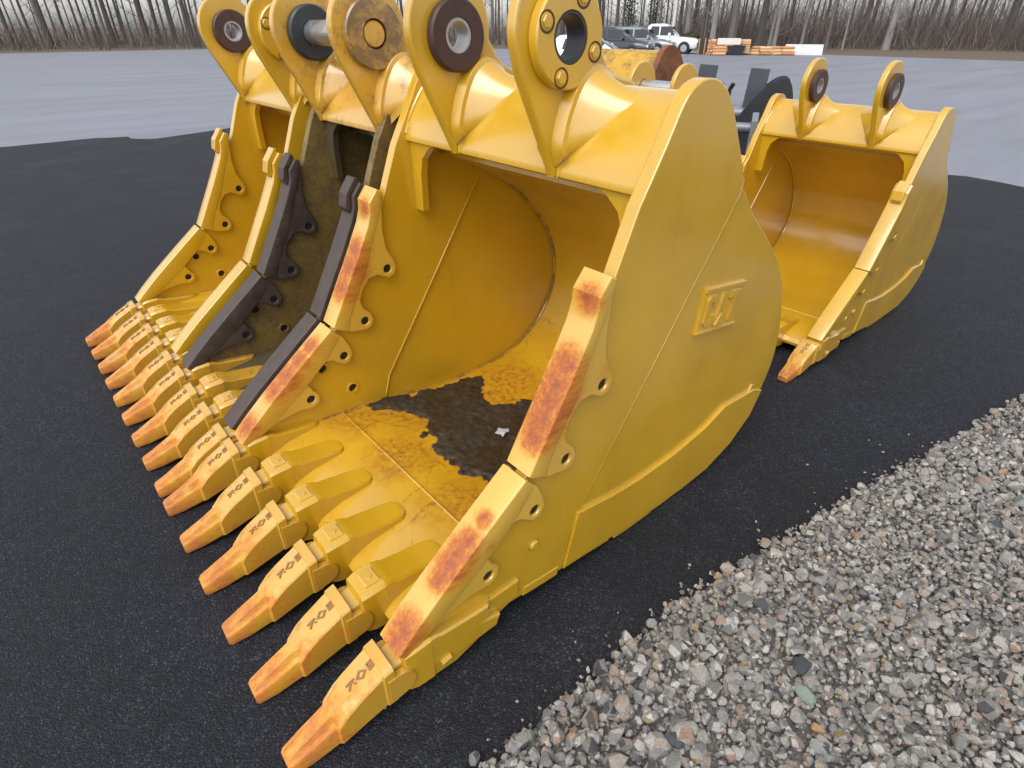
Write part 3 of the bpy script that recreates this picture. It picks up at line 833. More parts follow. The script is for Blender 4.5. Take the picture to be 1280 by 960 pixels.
# ------------------------------------------------------------------ gravel bed
def gravel():
    es = np.array([-1.5, 0.2, 0.448, 0.722, 1.087, 1.306, 1.848, 2.486, 3.4, 5.0])
    ew = np.array([0.70, 0.655, 0.645, 0.632, 0.628, 0.622, 0.530, 0.424, 0.27, 0.0])
    def edge(x):
        return np.interp(x, es, ew)
    def height(x, y):
        d = edge(x) - y
        n = np.array([mnoise.noise(Vector((a * 3.1, b * 3.1, 0.3))) for a, b in zip(np.atleast_1d(x), np.atleast_1d(y))])
        return np.clip(d / 0.14, -0.1, 1) * 0.034 + np.clip(d, 0, 1) * 0.02 + n * 0.010 * np.clip(d / 0.2, 0, 1)
    # bed under the stones
    xs = np.linspace(-1.2, 4.6, 90)
    v, f = [], []
    nj = 26
    for x in xs:
        e = float(edge(x)) - 0.02
        ys = e - np.linspace(0, 1, nj) ** 1.5 * 1.9
        hs = height(np.full(nj, x), ys)
        for y, h in zip(ys, hs):
            v.append((x, y, max(h - 0.012, 0.001)))
    for i in range(len(xs) - 1):
        for j in range(nj - 1):
            a = i * nj + j
            f.append((a, a + nj, a + nj + 1, a + 1))
    m, nt, b, co = new_mat('gravel_fines')
    n1 = noise(nt, co, 130, 4, 0.7)
    L(nt, ramp(nt, n1, [(0.3, (0.07, 0.067, 0.062)), (0.7, (0.30, 0.285, 0.265))]), b.inputs['Base Color'])
    b.inputs['Roughness'].default_value = 0.95
    bump(nt, b, n1, 1.0, 0.01)
    bed = tag(obj('gravel_bed', mesh('gravel_bed', v, f), m), kind='structure')
    # stone material
    m, nt, b, co = new_mat('pebble')
    gi = node(nt, 'ShaderNodeNewGeometry')
    oi = node(nt, 'ShaderNodeObjectInfo')
    rnd = math_n(nt, 'FRACT', math_n(nt, 'ADD', gi.outputs['Random Per Island'], math_n(nt, 'MULTIPLY', oi.outputs['Random'], 7.31)))
    c = ramp(nt, rnd, [(0.0, (0.33, 0.31, 0.285)), (0.14, (0.24, 0.235, 0.23)), (0.25, (0.42, 0.40, 0.37)), (0.36, (0.17, 0.17, 0.175)), (0.46, (0.36, 0.31, 0.26)), (0.56, (0.29, 0.285, 0.28)),
                      (0.65, (0.075, 0.08, 0.09)), (0.71, (0.47, 0.45, 0.43)), (0.79, (0.34, 0.25, 0.20)), (0.84, (0.23, 0.23, 0.22)), (0.90, (0.52, 0.51, 0.49)), (0.945, (0.36, 0.25, 0.14)), (0.96, (0.24, 0.27, 0.23)), (0.978, (0.34, 0.21, 0.15)), (0.99, (0.05, 0.055, 0.065))], 'CONSTANT')
    gp = gi.outputs['Position']
    n1 = noise(nt, gp, 150, 6, 0.8)
    n2 = noise(nt, gp, 420, 3, 0.7)
    c = mixc(nt, 1.0, c, ramp(nt, n1, [(0.25, (0.38, 0.38, 0.37)), (0.5, (0.86, 0.85, 0.82)), (0.75, (1.35, 1.32, 1.26))]), 'MULTIPLY')
    L(nt, c, b.inputs['Base Color'])
    b.inputs['Roughness'].default_value = 0.78
    bump(nt, b, math_n(nt, 'ADD', n1, math_n(nt, 'MULTIPLY', n2, .5)), 0.9, 0.005)
    # stone shapes
    var = []
    for k in range(14):
        bm = bmesh.new()
        npnt = 19
        for i in range(npnt):
            z = 1 - 2 * (i + .5) / npnt
            a = i * 2.39996
            r = math.sqrt(1 - z * z)
            p = Vector((r * math.cos(a), r * math.sin(a), z)) * random.uniform(.74, 1.10)
            bm.verts.new((p.x * random.choice((1, 1)), p.y * .82, p.z * .66))
        bmesh.ops.convex_hull(bm, input=bm.verts)
        bmesh.ops.delete(bm, geom=[q for q in bm.verts if not q.link_faces], context='VERTS')
        bmesh.ops.triangulate(bm, faces=bm.faces)
        bm.verts.index_update()
        V = np.array([q.co[:] for q in bm.verts])
        F = np.array([[q.index for q in fa.verts] for fa in bm.faces])
        me = bpy.data.meshes.new('stone')
        bm.to_mesh(me)
        bm.free()
        me.materials.append(m)
        finish(me, 26)
        var.append((V, F, me))
    # places
    pts = []
    for layer in (0, 1):
        step = 0.0205 if layer == 0 else 0.027
        gx = np.arange(-0.1, 3.9, step)
        gy = np.arange(-1.1, 0.70, step)
        X, Y = np.meshgrid(gx, gy)
        X = X.ravel() + rng.uniform(-.55, .55, X.size) * step
        Y = Y.ravel() + rng.uniform(-.55, .55, Y.size) * step
        d = edge(X) - Y
        ang = np.degrees(np.arctan2(X, Y)) - 40.3
        dist = np.hypot(X, Y)
        keep = (d > rng.normal(0.0, .012, X.size)) & (ang < 70) & (dist > .35)
        keep &= rng.random(X.size) < np.clip(2.6 / np.maximum(dist, 1.0), 0.5, 1) * (1 if layer == 0 else .8)
        X, Y, d = X[keep], Y[keep], d[keep]
        S = np.exp(rng.normal(math.log(.0122 if layer == 0 else .0145), .38, X.size))
        S = np.clip(S, .005, .040)
        Z = height(X, Y) + (0.0 if layer == 0 else 0.012) + rng.uniform(-.004, .004, X.size)
        Z = np.maximum(Z, S * .45)
        pts.append(np.stack([X, Y, Z, S], 1))
    # scattered strays on the asphalt, and a few big ones
    n = 70
    X = rng.uniform(0.3, 3.0, n)
    pts.append(np.stack([X, edge(X) + np.abs(rng.normal(0, .05, n)) ** 1.0 * rng.choice([.5, 1, 2.4], n), np.full(n, .004), rng.uniform(.003, .009, n)], 1))
    P = np.concatenate(pts)
    Rm = []
    def rotm(n):
        q = rng.normal(size=(n, 4)); q[:, 1:3] *= .45
        q /= np.linalg.norm(q, axis=1)[:, None]
        w, x, y, z = q.T
        return np.stack([1 - 2 * (y * y + z * z), 2 * (x * y - z * w), 2 * (x * z + y * w), 2 * (x * y + z * w), 1 - 2 * (x * x + z * z), 2 * (y * z - x * w), 2 * (x * z - y * w), 2 * (y * z + x * w), 1 - 2 * (x * x + y * y)], 1).reshape(-1, 3, 3)
    RR = rotm(len(P))
    vi = rng.integers(0, len(var), len(P))
    # the stones that show largest become objects of their own
    cd = np.sqrt(P[:, 0] ** 2 + P[:, 1] ** 2 + (1.7 - P[:, 2]) ** 2)
    ang = np.degrees(np.arctan2(P[:, 0], P[:, 1])) - 40.3
    app = P[:, 3] / cd * ((ang < 34) & (P[:, 0] > .3))
    big = np.argsort(-app)[:288]
    sel = np.zeros(len(P), bool)
    sel[big] = True
    for i in big:
        me = var[vi[i]][2]
        o = bpy.data.objects.new('stone', me)
        C.objects.link(o)
        s = P[i, 3] * 1.12
        o.matrix_local = Matrix.Translation(P[i, :3] + np.array([0, 0, .004])) @ Matrix(RR[i].tolist()).to_4x4() @ Matrix.Diagonal((s, s, s, 1))
        o.parent = bed
    VV, FF, off = [], [], 0
    for k, (V, F, _) in enumerate(var):
        ids = np.where((vi == k) & ~sel)[0]
        if not len(ids):
            continue
        q = np.einsum('nij,vj->nvi', RR[ids], V) * P[ids, 3][:, None, None] + P[ids, None, :3]
        VV.append(q.reshape(-1, 3))
        FF.append((F[None] + (np.arange(len(ids)) * len(V))[:, None, None] + off).reshape(-1, 3))
        off += len(ids) * len(V)
    VV, FF = np.concatenate(VV), np.concatenate(FF)
    me = bpy.data.meshes.new('pebbles')
    me.vertices.add(len(VV)); me.vertices.foreach_set('co', VV.ravel())
    me.loops.add(FF.size); me.loops.foreach_set('vertex_index', FF.ravel().astype(np.int32))
    me.polygons.add(len(FF)); me.polygons.foreach_set('loop_start', np.arange(0, FF.size, 3, dtype=np.int32)); me.polygons.foreach_set('loop_total', np.full(len(FF), 3, dtype=np.int32))
    me.update(); me.validate()
    me.materials.append(m)
    finish(me, 26)
    o = obj('pebbles', me, None, bed)
    tag(o, kind='stuff')
    # a handful of larger stones that stand out
    for (x, y, s, col, nm, lab) in [(1.33, 0.22, .034, (0.055, 0.062, 0.075), 'dark', 'dark slate stone'), (1.255, 0.165, .030, (0.27, 0.33, 0.27), 'green', 'pale green stone'), (1.19, 0.10, .020, (0.42, 0.27, 0.12), 'tan', ''),
                               (1.10, 0.005, .030, (0.40, 0.385, 0.36), 'grey', ''), (0.86, 0.335, .030, (0.075, 0.08, 0.09), 'slate', ''), (1.21, 0.33, .018, (0.55, 0.36, 0.10), 'ochre', ''), (0.78, 0.40, .017, (0.36, 0.19, 0.12), 'red', '')]:
        ms, nt, b, co = new_mat(nm + '_stone')
        n1 = noise(nt, co, 3, 6, .7)
        L(nt, mixc(nt, n1, tuple(c * .7 for c in col), tuple(c * 1.2 for c in col)), b.inputs['Base Color'])
        b.inputs['Roughness'].default_value = .7
        bump(nt, b, n1, .5, .2)
        k = random.randrange(14)
        me = var[k][2].copy()
        me.materials.clear(); me.materials.append(ms)
        h = float(height(np.array([x]), np.array([y]))[0])
        o = obj('stone', me, None, bed, (x, y, h + s * .55), (random.uniform(-.3, .3), random.uniform(-.3, .3), random.uniform(0, 6)))
        o.scale = (s * 1.2, s, s)
gravel()

# ------------------------------------------------------------------ things beyond the buckets
def at(bearing, d, z=0.0):
    """a spot d metres out on a compass bearing (degrees from +Y towards +X)"""
    return (d * math.sin(R(bearing)), d * math.cos(R(bearing)), z)

def plain(name, col, rough=0.5, metal=0.0, coat=0.0, spec=0.5):
    m, nt, b, co = new_mat(name)
    n1 = noise(nt, co, 5, 4)
    L(nt, mixc(nt, n1, tuple(c * .88 for c in col), tuple(min(1, c * 1.1) for c in col)), b.inputs['Base Color'])
    b.inputs['Roughness'].default_value = rough
    b.inputs['Metallic'].default_value = metal
    b.inputs['Coat Weight'].default_value = coat
    return m

M['glass'] = plain('car_glass', (0.02, 0.025, 0.03), 0.08)
M['tyre'] = plain('tyre', (0.018, 0.018, 0.02), 0.8)
M['rim'] = plain('rim', (0.55, 0.56, 0.58), 0.3, 0.7)
M['trim'] = plain('trim', (0.025, 0.026, 0.03), 0.6)
M['lamp'] = plain('headlamp', (0.75, 0.77, 0.8), 0.15)
M['redlamp'] = plain('taillamp', (0.4, 0.02, 0.02), 0.2)

def car(label, bearing, d, heading, paint, kind='suv'):
    """length along local X, nose at +X"""
    rt = empty('parked_car', at(bearing, d), label, 'car', 'cars parked along the lot edge', heading)
    Lh = {'suv': 2.3, 'pickup': 2.75, 'sedan': 2.35}[kind]
    W = .93
    hb = {'suv': .98, 'pickup': 1.06, 'sedan': .90}[kind]
    top = {'suv': 1.66, 'pickup': 1.82, 'sedan': 1.45}[kind]
    # lower body
    st = [(-Lh, .62, .45, hb - .12), (-Lh + .06, .84, .34, hb - .02), (-Lh + .5, W, .30, hb + .02), (-.2, W, .28, hb + .02), (.95, W, .28, hb), (1.25, W, .30, hb - .02), (Lh - .45, W - .03, .32, hb - .10), (Lh - .10, W - .10, .36, hb - .20), (Lh, W - .30, .44, hb - .32)]
    rings = []
    for x, w, zb, zt in st:
        r = [(-w * .93, zb), (-w, zb + .16), (-w * 1.0, (zb + zt) / 2 + .05), (-w * .96, zt - .07), (-w * .86, zt), (w * .86, zt), (w * .96, zt - .07), (w, (zb + zt) / 2 + .05), (w, zb + .16), (w * .93, zb)]
        rings.append([(x, y, z) for y, z in r])
    obj('body', mesh('car_body', *loft(rings), 35), paint, rt)
    # cabin
    g = {'suv': [(-2.18, .70, hb, hb + .05), (-1.98, .70, hb, top - .12), (-1.75, .68, hb, top - .02), (-.6, .68, hb, top), (.05, .67, hb, top - .03), (.35, .66, hb, top - .16), (1.12, .70, hb - .05, hb - .01)],
         'pickup': [(-.95, .72, hb, hb + .05), (-.85, .70, hb, top - .1), (-.6, .68, hb, top - .01), (.2, .68, hb, top), (.55, .67, hb, top - .10), (1.25, .72, hb - .05, hb)],
         'sedan': [(-1.75, .70, hb, hb + .03), (-1.05, .66, hb, top - .06), (-.5, .64, hb, top), (.05, .64, hb, top - .02), (.3, .64, hb, top - .1), (1.15, .70, hb - .05, hb)]}[kind]
    rings = []
    for x, w, zb, zt in g:
        k = (zt - hb) / (top - hb)
        wb = W * .88
        rings.append([(x, -wb, zb), (x, -wb + (wb - w) * max(k, 0), max(zt - .06, zb + .004)), (x, -w + .10, zt), (x, w - .10, zt), (x, wb - (wb - w) * max(k, 0), max(zt - .06, zb + .004)), (x, wb, zb)])
    cb = obj('cabin', mesh('car_cabin', *loft(rings), 35), paint, rt)
    # side windows and screens, set a few millimetres proud of the cabin skin
    xr, xf = (g[1][0] + .14, g[-2][0] + .22)
    zb, zt = hb + .05, top - .16
    segs = [(xr, xr + (xf - xr) * .30), (xr + (xf - xr) * .34, xr + (xf - xr) * .63), (xr + (xf - xr) * .67, xf)] if kind != 'pickup' else [(xr, xr + (xf - xr) * .45), (xr + (xf - xr) * .5, xf)]
    for s in (-1, 1):
        for i, (a, b_) in enumerate(segs):
            def yy(z):
                return s * (W * .88 - (W * .88 - .68) * (z - hb) / (top - hb - .06) + .006)
            last = i == len(segs) - 1
            q = [(a + (.10 if i == 0 else 0), zt), (b_ - (.02 if not last else .0), zt), (b_ + (.30 if last else 0), zb), (a, zb)]
            v = [(x, yy(z), z) for x, z in q] + [(x, yy(z) - s * .02, z) for x, z in q]
            obj('window', mesh('win', v, [(0, 1, 2, 3), (4, 5, 6, 7), (0, 1, 5, 4), (1, 2, 6, 5), (2, 3, 7, 6), (3, 0, 4, 7)], smooth=False), M['glass'], rt)
    x0, x1 = g[-2][0], g[-1][0]
    z0, z1 = g[-2][3], g[-1][3]
    def scr(xa, za, xb, zb_, wa, wb):
        dx, dz = xb - xa, zb_ - za
        n = math.hypot(dx, dz)
        ox, oz = -dz / n * .008 * (1 if xa < xb else -1), dx / n * .008 * (1 if xa < xb else -1)
        ox, oz = abs(ox) * (1 if xa < xb else -1), abs(oz)
        v = [(xa + ox, -wa, za + oz), (xa + ox, wa, za + oz), (xb + ox, wb, zb_ + oz), (xb + ox, -wb, zb_ + oz)]
        v += [(x - ox * 3, y, z - oz * 3) for x, y, z in v]
        return v, [(0, 1, 2, 3), (4, 5, 6, 7), (0, 1, 5, 4), (1, 2, 6, 5), (2, 3, 7, 6), (3, 0, 4, 7)]
    obj('windscreen', mesh('wind', *scr(x0 + .04, z0 - .03, x1 - .06, z1 + .04, .55, .70), smooth=False), M['glass'], rt)
    # wheels
    for x in (-Lh + .92, Lh - .95):
        for s in (-1, 1):
            yo = s * (W - .10)
            obj('wheel_arch', mesh('arch', *cyl_y(x, .36, .41, min(yo, yo + s * .105), max(yo, yo + s * .105), 24, 0, .01), 30), M['trim'], rt)
            wv = cyl_y(x, .345, .345, min(yo, yo + s * .13), max(yo, yo + s * .13), 24, 0, .03)
            w_ = obj('wheel', mesh('tyre', *wv, 30), M['tyre'], rt)
            obj('rim', mesh('rim', *cyl_y(x, .345, .225, min(yo + s * .12, yo + s * .138), max(yo + s * .12, yo + s * .138), 20, 0, .006), 30), M['rim'], w_)
    for s in (-1, 1):
        obj('headlight', mesh('hl', *box(Lh - .34, Lh - .045, min(s * .50, s * .80), max(s * .50, s * .80), hb - .36, hb - .23), smooth=False), M['lamp'], rt)
        obj('taillight', mesh('tl', *box(-Lh - .01, -Lh + .10, min(s * .58, s * .80), max(s * .58, s * .80), hb - .30, hb - .12), smooth=False), M['redlamp'], rt)
        obj('mirror', mesh('mi', *tube([(.72, s * .86, hb + .10), (.72, s * 1.03, hb + .13)], [.05, .10], 8)), paint, rt)
    obj('bumper', mesh('bu', *box(Lh - .22, Lh + .012, -.60, .60, .36, .58), smooth=False), M['trim'], rt)
    return rt

hd = math.atan2(-.899, .287)
car('dark navy crossover with bright wheel rims in the row of parked cars', 49.0, 40.5, hd + .10, plain('navy_paint', (0.018, 0.026, 0.040), 0.22, 0.3, 0.6))
car('silver grey sport utility vehicle parked between the dark crossover and the white pickup', 51.1, 44.5, hd + .14, plain('silver_paint', (0.20, 0.22, 0.245), 0.25, 0.4, 0.6))
car('white pickup truck with long bonnet beside the silver vehicle', 52.8, 49.5, hd + .18, plain('white_paint', (0.74, 0.76, 0.78), 0.25, 0, 0.6), 'pickup')
car('low white sedan parked apart in the open lot', 46.9, 25.5, hd + .30, plain('white_sedan_paint', (0.76, 0.77, 0.78), 0.25, 0, 0.6), 'sedan')

# dark attachments behind the second row
def attachments():
    dk = steel_mat('dark_grey_paint', (0.055, 0.062, 0.078), 0.5, 0, 0.15, 4, 0.1)
    gm = steel_mat('grey_steel', (0.20, 0.215, 0.24), 0.45, 0.3, 0.3, 12)
    bk = steel_mat('black_paint', (0.016, 0.018, 0.022), 0.5, 0, 0.3, 8)
    a = math.pi / 2 - R(57)
    # pallet-fork carriage with two tall upright plates
    rt = empty('fork_attachment', at(58.6, 6.6), 'dark grey steel attachment with two upright plates on a low frame', 'attachment', None, R(-58.6))
    for x in (-.255, .215):
        v, f = box(x - .085, x + .085, -.03, .03, .10, 1.37)
        pl = obj('upright_plate', mesh('up', v, f, smooth=False), dk, rt)
        pl.rotation_euler = (0, R(3), 0)
        obj('foot', mesh('foot', *box(x - .06, x + .06, -.9, .25, .02, .10), smooth=False), bk, rt)
    for z in (.42, .98):
        obj('cross_bar', mesh('bar', *tube([(-.62, .10, z), (.75, .10, z)], .055, 12)), gm, rt)
    obj('frame', mesh('fr', *join([box(-.55, -.45, .05, .15, .02, 1.02), box(.55, .65, .05, .15, .02, 1.02)]), smooth=False), gm, rt)
    for x in (-.06, .04):
        obj('hose_fitting', mesh('ho', *tube([(x, .1, 1.0), (x, .1, 1.16), (x + .03, .08, 1.22)], .022, 8)), bk, rt)
    # black grapple jaw
    rt = empty('grapple', at(61.9, 6.5), 'black grapple jaw with curved arm beside the upright plates', 'attachment', None, R(-61))
    for y in (-.16, .10):
        pr = catmull([(-.42, .02), (-.36, .55), (-.22, .95), (-.02, 1.22), (.12, 1.30), (.20, 1.24), (.26, 1.0), (.34, .5), (.40, .02), (.20, .02), (.12, .55), (.04, .90), (-.08, .78), (-.18, .4), (-.22, .02)], 3, True)
        obj('jaw', mesh('jaw', *loft([[(x, y, z) for x, z in pr], [(x, y + .06, z) for x, z in pr]]), 30), bk, rt)
    obj('cross_pipe', mesh('pipe', *tube([(-.55, .0, .98), (.60, .0, .98)], .05, 12)), gm, rt)
    obj('ram', mesh('ram', *tube([(-.30, -.03, .62), (.02, -.03, 1.12)], .04, 10)), M['chrome'], rt)
    # grey coupler frame
    rt = empty('coupler_frame', at(60.2, 5.9), 'blue grey quick coupler frame standing before the upright plates', 'attachment', None, R(-59))
    for x in (-.16, .10):
        pr = [(-.18, .02), (.20, .02), (.24, .45), (.10, .92), (-.02, 1.06), (-.12, 1.0), (-.10, .7), (-.20, .4)]
        obj('side_frame', mesh('sf', *loft([[(x, y, z) for y, z in pr], [(x + .05, y, z) for y, z in pr]]), 30), gm, rt)
    obj('cross_pin', mesh('cp', *tube([(-.20, .0, .93), (.20, .0, .93)], .045, 12)), gm, rt)
    obj('back_plate', mesh('bp', *box(-.16, .10, .06, .10, .10, .80), smooth=False), dk, rt)
attachments()

# stacked lumber, logs and crate at the edge of the lot
def lumber():
    tan = [plain('sawn_wood_%d' % k, c, .8) for k, c in enumerate([(.50, .26, .11), (.58, .36, .17), (.45, .20, .08), (.62, .42, .24)])]
    for m in tan:
        m.name = 'sawn_wood'
    rt = empty('lumber_stack', at(58.25, 49.0), 'stack of orange tan boards with pale wrap on top at the lot edge', 'lumber', None, R(-58))
    z = .10
    for row in range(6):
        for k in range(5):
            x0 = -1.35 + .56 * k
            j = random.uniform(-.08, .08)
            obj('board', mesh('bd', *box(x0, x0 + .52, -1.0 + j, .8 + j, z, z + .115), smooth=False), random.choice(tan), rt)
        z += .135
    obj('bearer', mesh('be', *join([box(-1.4, 1.45, -.7, -.6, .0, .10), box(-1.4, 1.45, .4, .5, .0, .10)]), smooth=False), tan[2], rt)
    obj('wrap', mesh('wr', *loft([[(x, y, zz) for x, y in ((-.75, -1.06), (.75, -1.06), (.75, .85), (-.75, .85))] for zz in (.60, .95)]), smooth=False), plain('wrap', (.72, .66, .60), .5), rt)
    rt = empty('crate', at(56.4, 48.5), 'dark upright crate beside the lumber stack', 'crate', None, R(-56))
    obj('box', mesh('cr', *box(-.38, .38, -.5, .5, .06, .95), smooth=False), M['trim'], rt)
    for x in (-.38, 0, .38):
        obj('batten', mesh('ba', *box(x - .04, x + .04, -.53, -.5, .0, .98), smooth=False), tan[2], rt)
    rt = empty('skip_bin', at(58.9, 47.6), 'small black bin standing in front of the lumber stack', 'bin', None, R(-58))
    rg = [[(x * k, y * k, zz) for x, y in ((-.55, -.4), (.55, -.4), (.55, .4), (-.55, .4))] for k, zz in ((.8, .02), (1.0, .52), (1.06, .52), (1.06, .56), (.96, .56), (.80, .10))]
    obj('bin_body', mesh('bb', *loft(rg), smooth=False), M['trim'], rt)
    for k, (b_, dd) in enumerate([(60.6, 48.5), (61.1, 48.2), (61.5, 49.0), (61.9, 48.4), (62.3, 48.8), (62.8, 48.6), (57.2, 47.2), (57.6, 47.0)]):
        rt = empty('log_pile', at(b_, dd), 'low heap of split orange logs at the edge of the lot', 'log pile', 'log heaps by the lumber', R(random.uniform(0, 180)))
        n = 0
        for row in range(3):
            for q in range(4 - row):
                x = (q - (3 - row) / 2) * .20
                obj('log', mesh('log', *tube([(x, -.4 + random.uniform(-.05, .05), .09 + row * .165), (x, .4, .09 + row * .165)], random.uniform(.08, .10), 7)), random.choice(tan), rt)
lumber()
for k, b_ in enumerate((63.3, 64.6)):
    rt = empty('barrier_block', at(b_, 49.5), 'low white concrete block past the log heaps', 'barrier', 'white blocks at the lot edge', R(-60))
    pr = [(-.30, .0), (.30, .0), (.28, .22), (.14, .34), (.12, .62), (-.12, .62), (-.14, .34), (-.28, .22)]
    obj('block', mesh('bk', *loft([[(x, y, z) for y, z in pr] for x in (-.62, .62)]), smooth=False), plain('white_concrete', (.62, .63, .64), .8), rt)
    obj('lifting_loop', mesh('ll', *tube([(-.1, 0, .60), (-.08, 0, .70), (.08, 0, .70), (.1, 0, .60)], .015, 6)), M['dark_steel'], rt)

# ------------------------------------------------------------------ wood behind the lot
def bark_mat(name, a, b_):
    m, nt, b, co = new_mat(name)
    st = node(nt, 'ShaderNodeMapping', ins={'Scale': (1, 1, .25), 'Vector': co})
    n1 = noise(nt, st.outputs[0], 9, 5, .7)
    L(nt, mixc(nt, n1, a, b_), b.inputs['Base Color'])
    b.inputs['Roughness'].default_value = .9
    bump(nt, b, n1, .6, .03)
    return m
BARK = [bark_mat('bark_grey', (0.075, 0.066, 0.060), (0.17, 0.155, 0.145)), bark_mat('bark_brown', (0.055, 0.042, 0.036), (0.13, 0.10, 0.088)), bark_mat('bark_pale', (0.16, 0.15, 0.14), (0.30, 0.285, 0.27))]

def bare_tree(seed, h, r):
    rd = random.Random(seed)
    parts = []
    bend = rd.uniform(-.25, .25), rd.uniform(-.25, .25)
    path = [(bend[0] * (t ** 2) * 2 + .05 * math.sin(5 * t + seed), bend[1] * (t ** 2) * 2, h * t) for t in [k / 9 for k in range(10)]]
    rad = [r * (1.25 if k == 0 else 1) * (1 - .86 * k / 9) for k in range(10)]
    trunk = tube(path, rad, 7)
    def branch(p, d, ln, rr, lev):
        pts = [Vector(p)]
        dd = Vector(d).normalized()
        n = 4
        for i in range(n):
            dd = (dd + Vector((rd.uniform(-.25, .25), rd.uniform(-.25, .25), rd.uniform(-.02, .22)))).normalized()
            pts.append(pts[-1] + dd * ln / n)
        parts.append(tube(pts, [rr * (1 - .8 * i / n) for i in range(n + 1)], 4 if lev else 5))
        if lev < 2:
            for i in range(1, n + 1):
                for q in range(2 if lev == 0 else 2):
                    nd = (dd + Vector((rd.uniform(-1, 1), rd.uniform(-1, 1), rd.uniform(-.2, .6)))).normalized()
                    branch(pts[i], nd, ln * rd.uniform(.35, .55), rr * .45, lev + 1)
    nb = 17
    for k in range(nb):
        t = .06 + .90 * k / nb
        i = min(int(t * 9), 8)
        u = t * 9 - i
        p = Vector(path[i]).lerp(Vector(path[i + 1]), u)
        a = rd.uniform(0, 6.28)
        low = t < .28
        branch(p, (math.cos(a), math.sin(a), rd.uniform(.1, .8)), h * (.10 if low else rd.uniform(.16, .28)) * (1.15 - t * .7), max(r * (.16 if low else .38) * (1 - t * .7), .012), 1 if low else 0)
    return mesh('trunk', *trunk, 40), mesh('crown', *join(parts), 60)

TREES = [bare_tree(k * 13 + 1, random.uniform(11, 17), [.16, .11, .20, .09, .13, .075, .24, .10][k]) for k in range(8)]
def woods():
    rd = random.Random(5)
    k = 0
    placed = []
    for i in range(270):
        b_ = -9 + 98 * (i + rd.uniform(-.45, .45)) / 270
        dd = rd.uniform(66, 92)
        j = rd.randrange(8)
        if 53.5 < b_ < 70:
            dd = rd.uniform(56, 90)
        tr, cr = TREES[j]
        rt = bpy.data.objects.new('bare_tree', None)
        C.objects.link(rt)
        rt.location = at(b_, dd)
        rt.rotation_euler = (0, 0, rd.uniform(0, 6.28))
        s = rd.uniform(.8, 1.25)
        rt.scale = (s, s, s)
        mi = rd.choices((0, 1, 2), (5, 4, 2))[0]
        mt = BARK[mi]
        tag(rt, ('thick' if j in (0, 2, 6) else 'thin' if j in (3, 5) else 'slim') + (' grey', ' brown', ' pale')[mi] + ' leafless trunk in the wood behind the lot', 'tree', 'bare trees of the wood behind the lot')
        for nm, me in (('trunk', tr), ('crown', cr)):
            if not me.materials:
                me.materials.append(None)
            o = obj(nm, me, None, rt)
            o.material_slots[0].link = 'OBJECT'
            o.material_slots[0].material = mt
    # one bigger dark tree beyond the lumber
    tr, cr = bare_tree(777, 16, .30)
    rt = empty('bare_tree', at(60.6, 54.0), 'dark thick-trunked leafless tree rising behind the log heaps', 'tree')
    obj('trunk', tr, bark_mat('bark_dark', (0.03, 0.026, 0.024), (0.08, 0.07, 0.062)), rt)
    obj('crown', cr, bpy.data.materials['bark_dark'], rt)
    # undergrowth thicket: countless thin stems, one mass
    N = 26000
    bb = rng.uniform(-9, 89, N)
    keep = (bb > 54.5) | (rng.random(N) < .42)
    bb = bb[keep]; N = len(bb)
    dd = rng.uniform(63, 100, N)
    hh = np.where(bb > 54.5, rng.uniform(1.2, 6.5, N), rng.uniform(.6, 3.2, N))
    x, y = dd * np.sin(np.radians(bb)), dd * np.cos(np.radians(bb))
    v, f = [], []
    lean = rng.normal(0, .42, (N, 2))
    w = rng.uniform(.010, .030, N)
    th = rng.uniform(0, 6.28, N)
    P0 = np.stack([x, y, np.full(N, -.02)], 1)
    P1 = P0 + np.stack([lean[:, 0] * hh, lean[:, 1] * hh, hh], 1)
    V = np.zeros((N, 4, 3))
    for k in range(3):
        V[:, k] = P0 + np.stack([np.cos(th + 2.09 * k) * w, np.sin(th + 2.09 * k) * w, np.zeros(N)], 1)
    V[:, 3] = P1
    F = np.array([[0, 1, 3], [1, 2, 3], [2, 0, 3]])
    FF = (F[None] + (np.arange(N) * 4)[:, None, None]).reshape(-1, 3)
    me = bpy.data.meshes.new('thicket')
    me.from_pydata(V.reshape(-1, 3).tolist(), [], FF.tolist())
    me.update()
    m, nt, b, co = new_mat('thicket_twigs')
    gi = node(nt, 'ShaderNodeNewGeometry')
    L(nt, ramp(nt, gi.outputs['Random Per Island'], [(0, (.065, .05, .042)), (.5, (.12, .092, .082)), (1, (.20, .17, .155))]), b.inputs['Base Color'])
    b.inputs['Roughness'].default_value = .9
    o = obj('thicket', me, m)
    tag(o, 'tangled brown leafless undergrowth along the edge of the wood', 'undergrowth', kind='stuff')
woods()

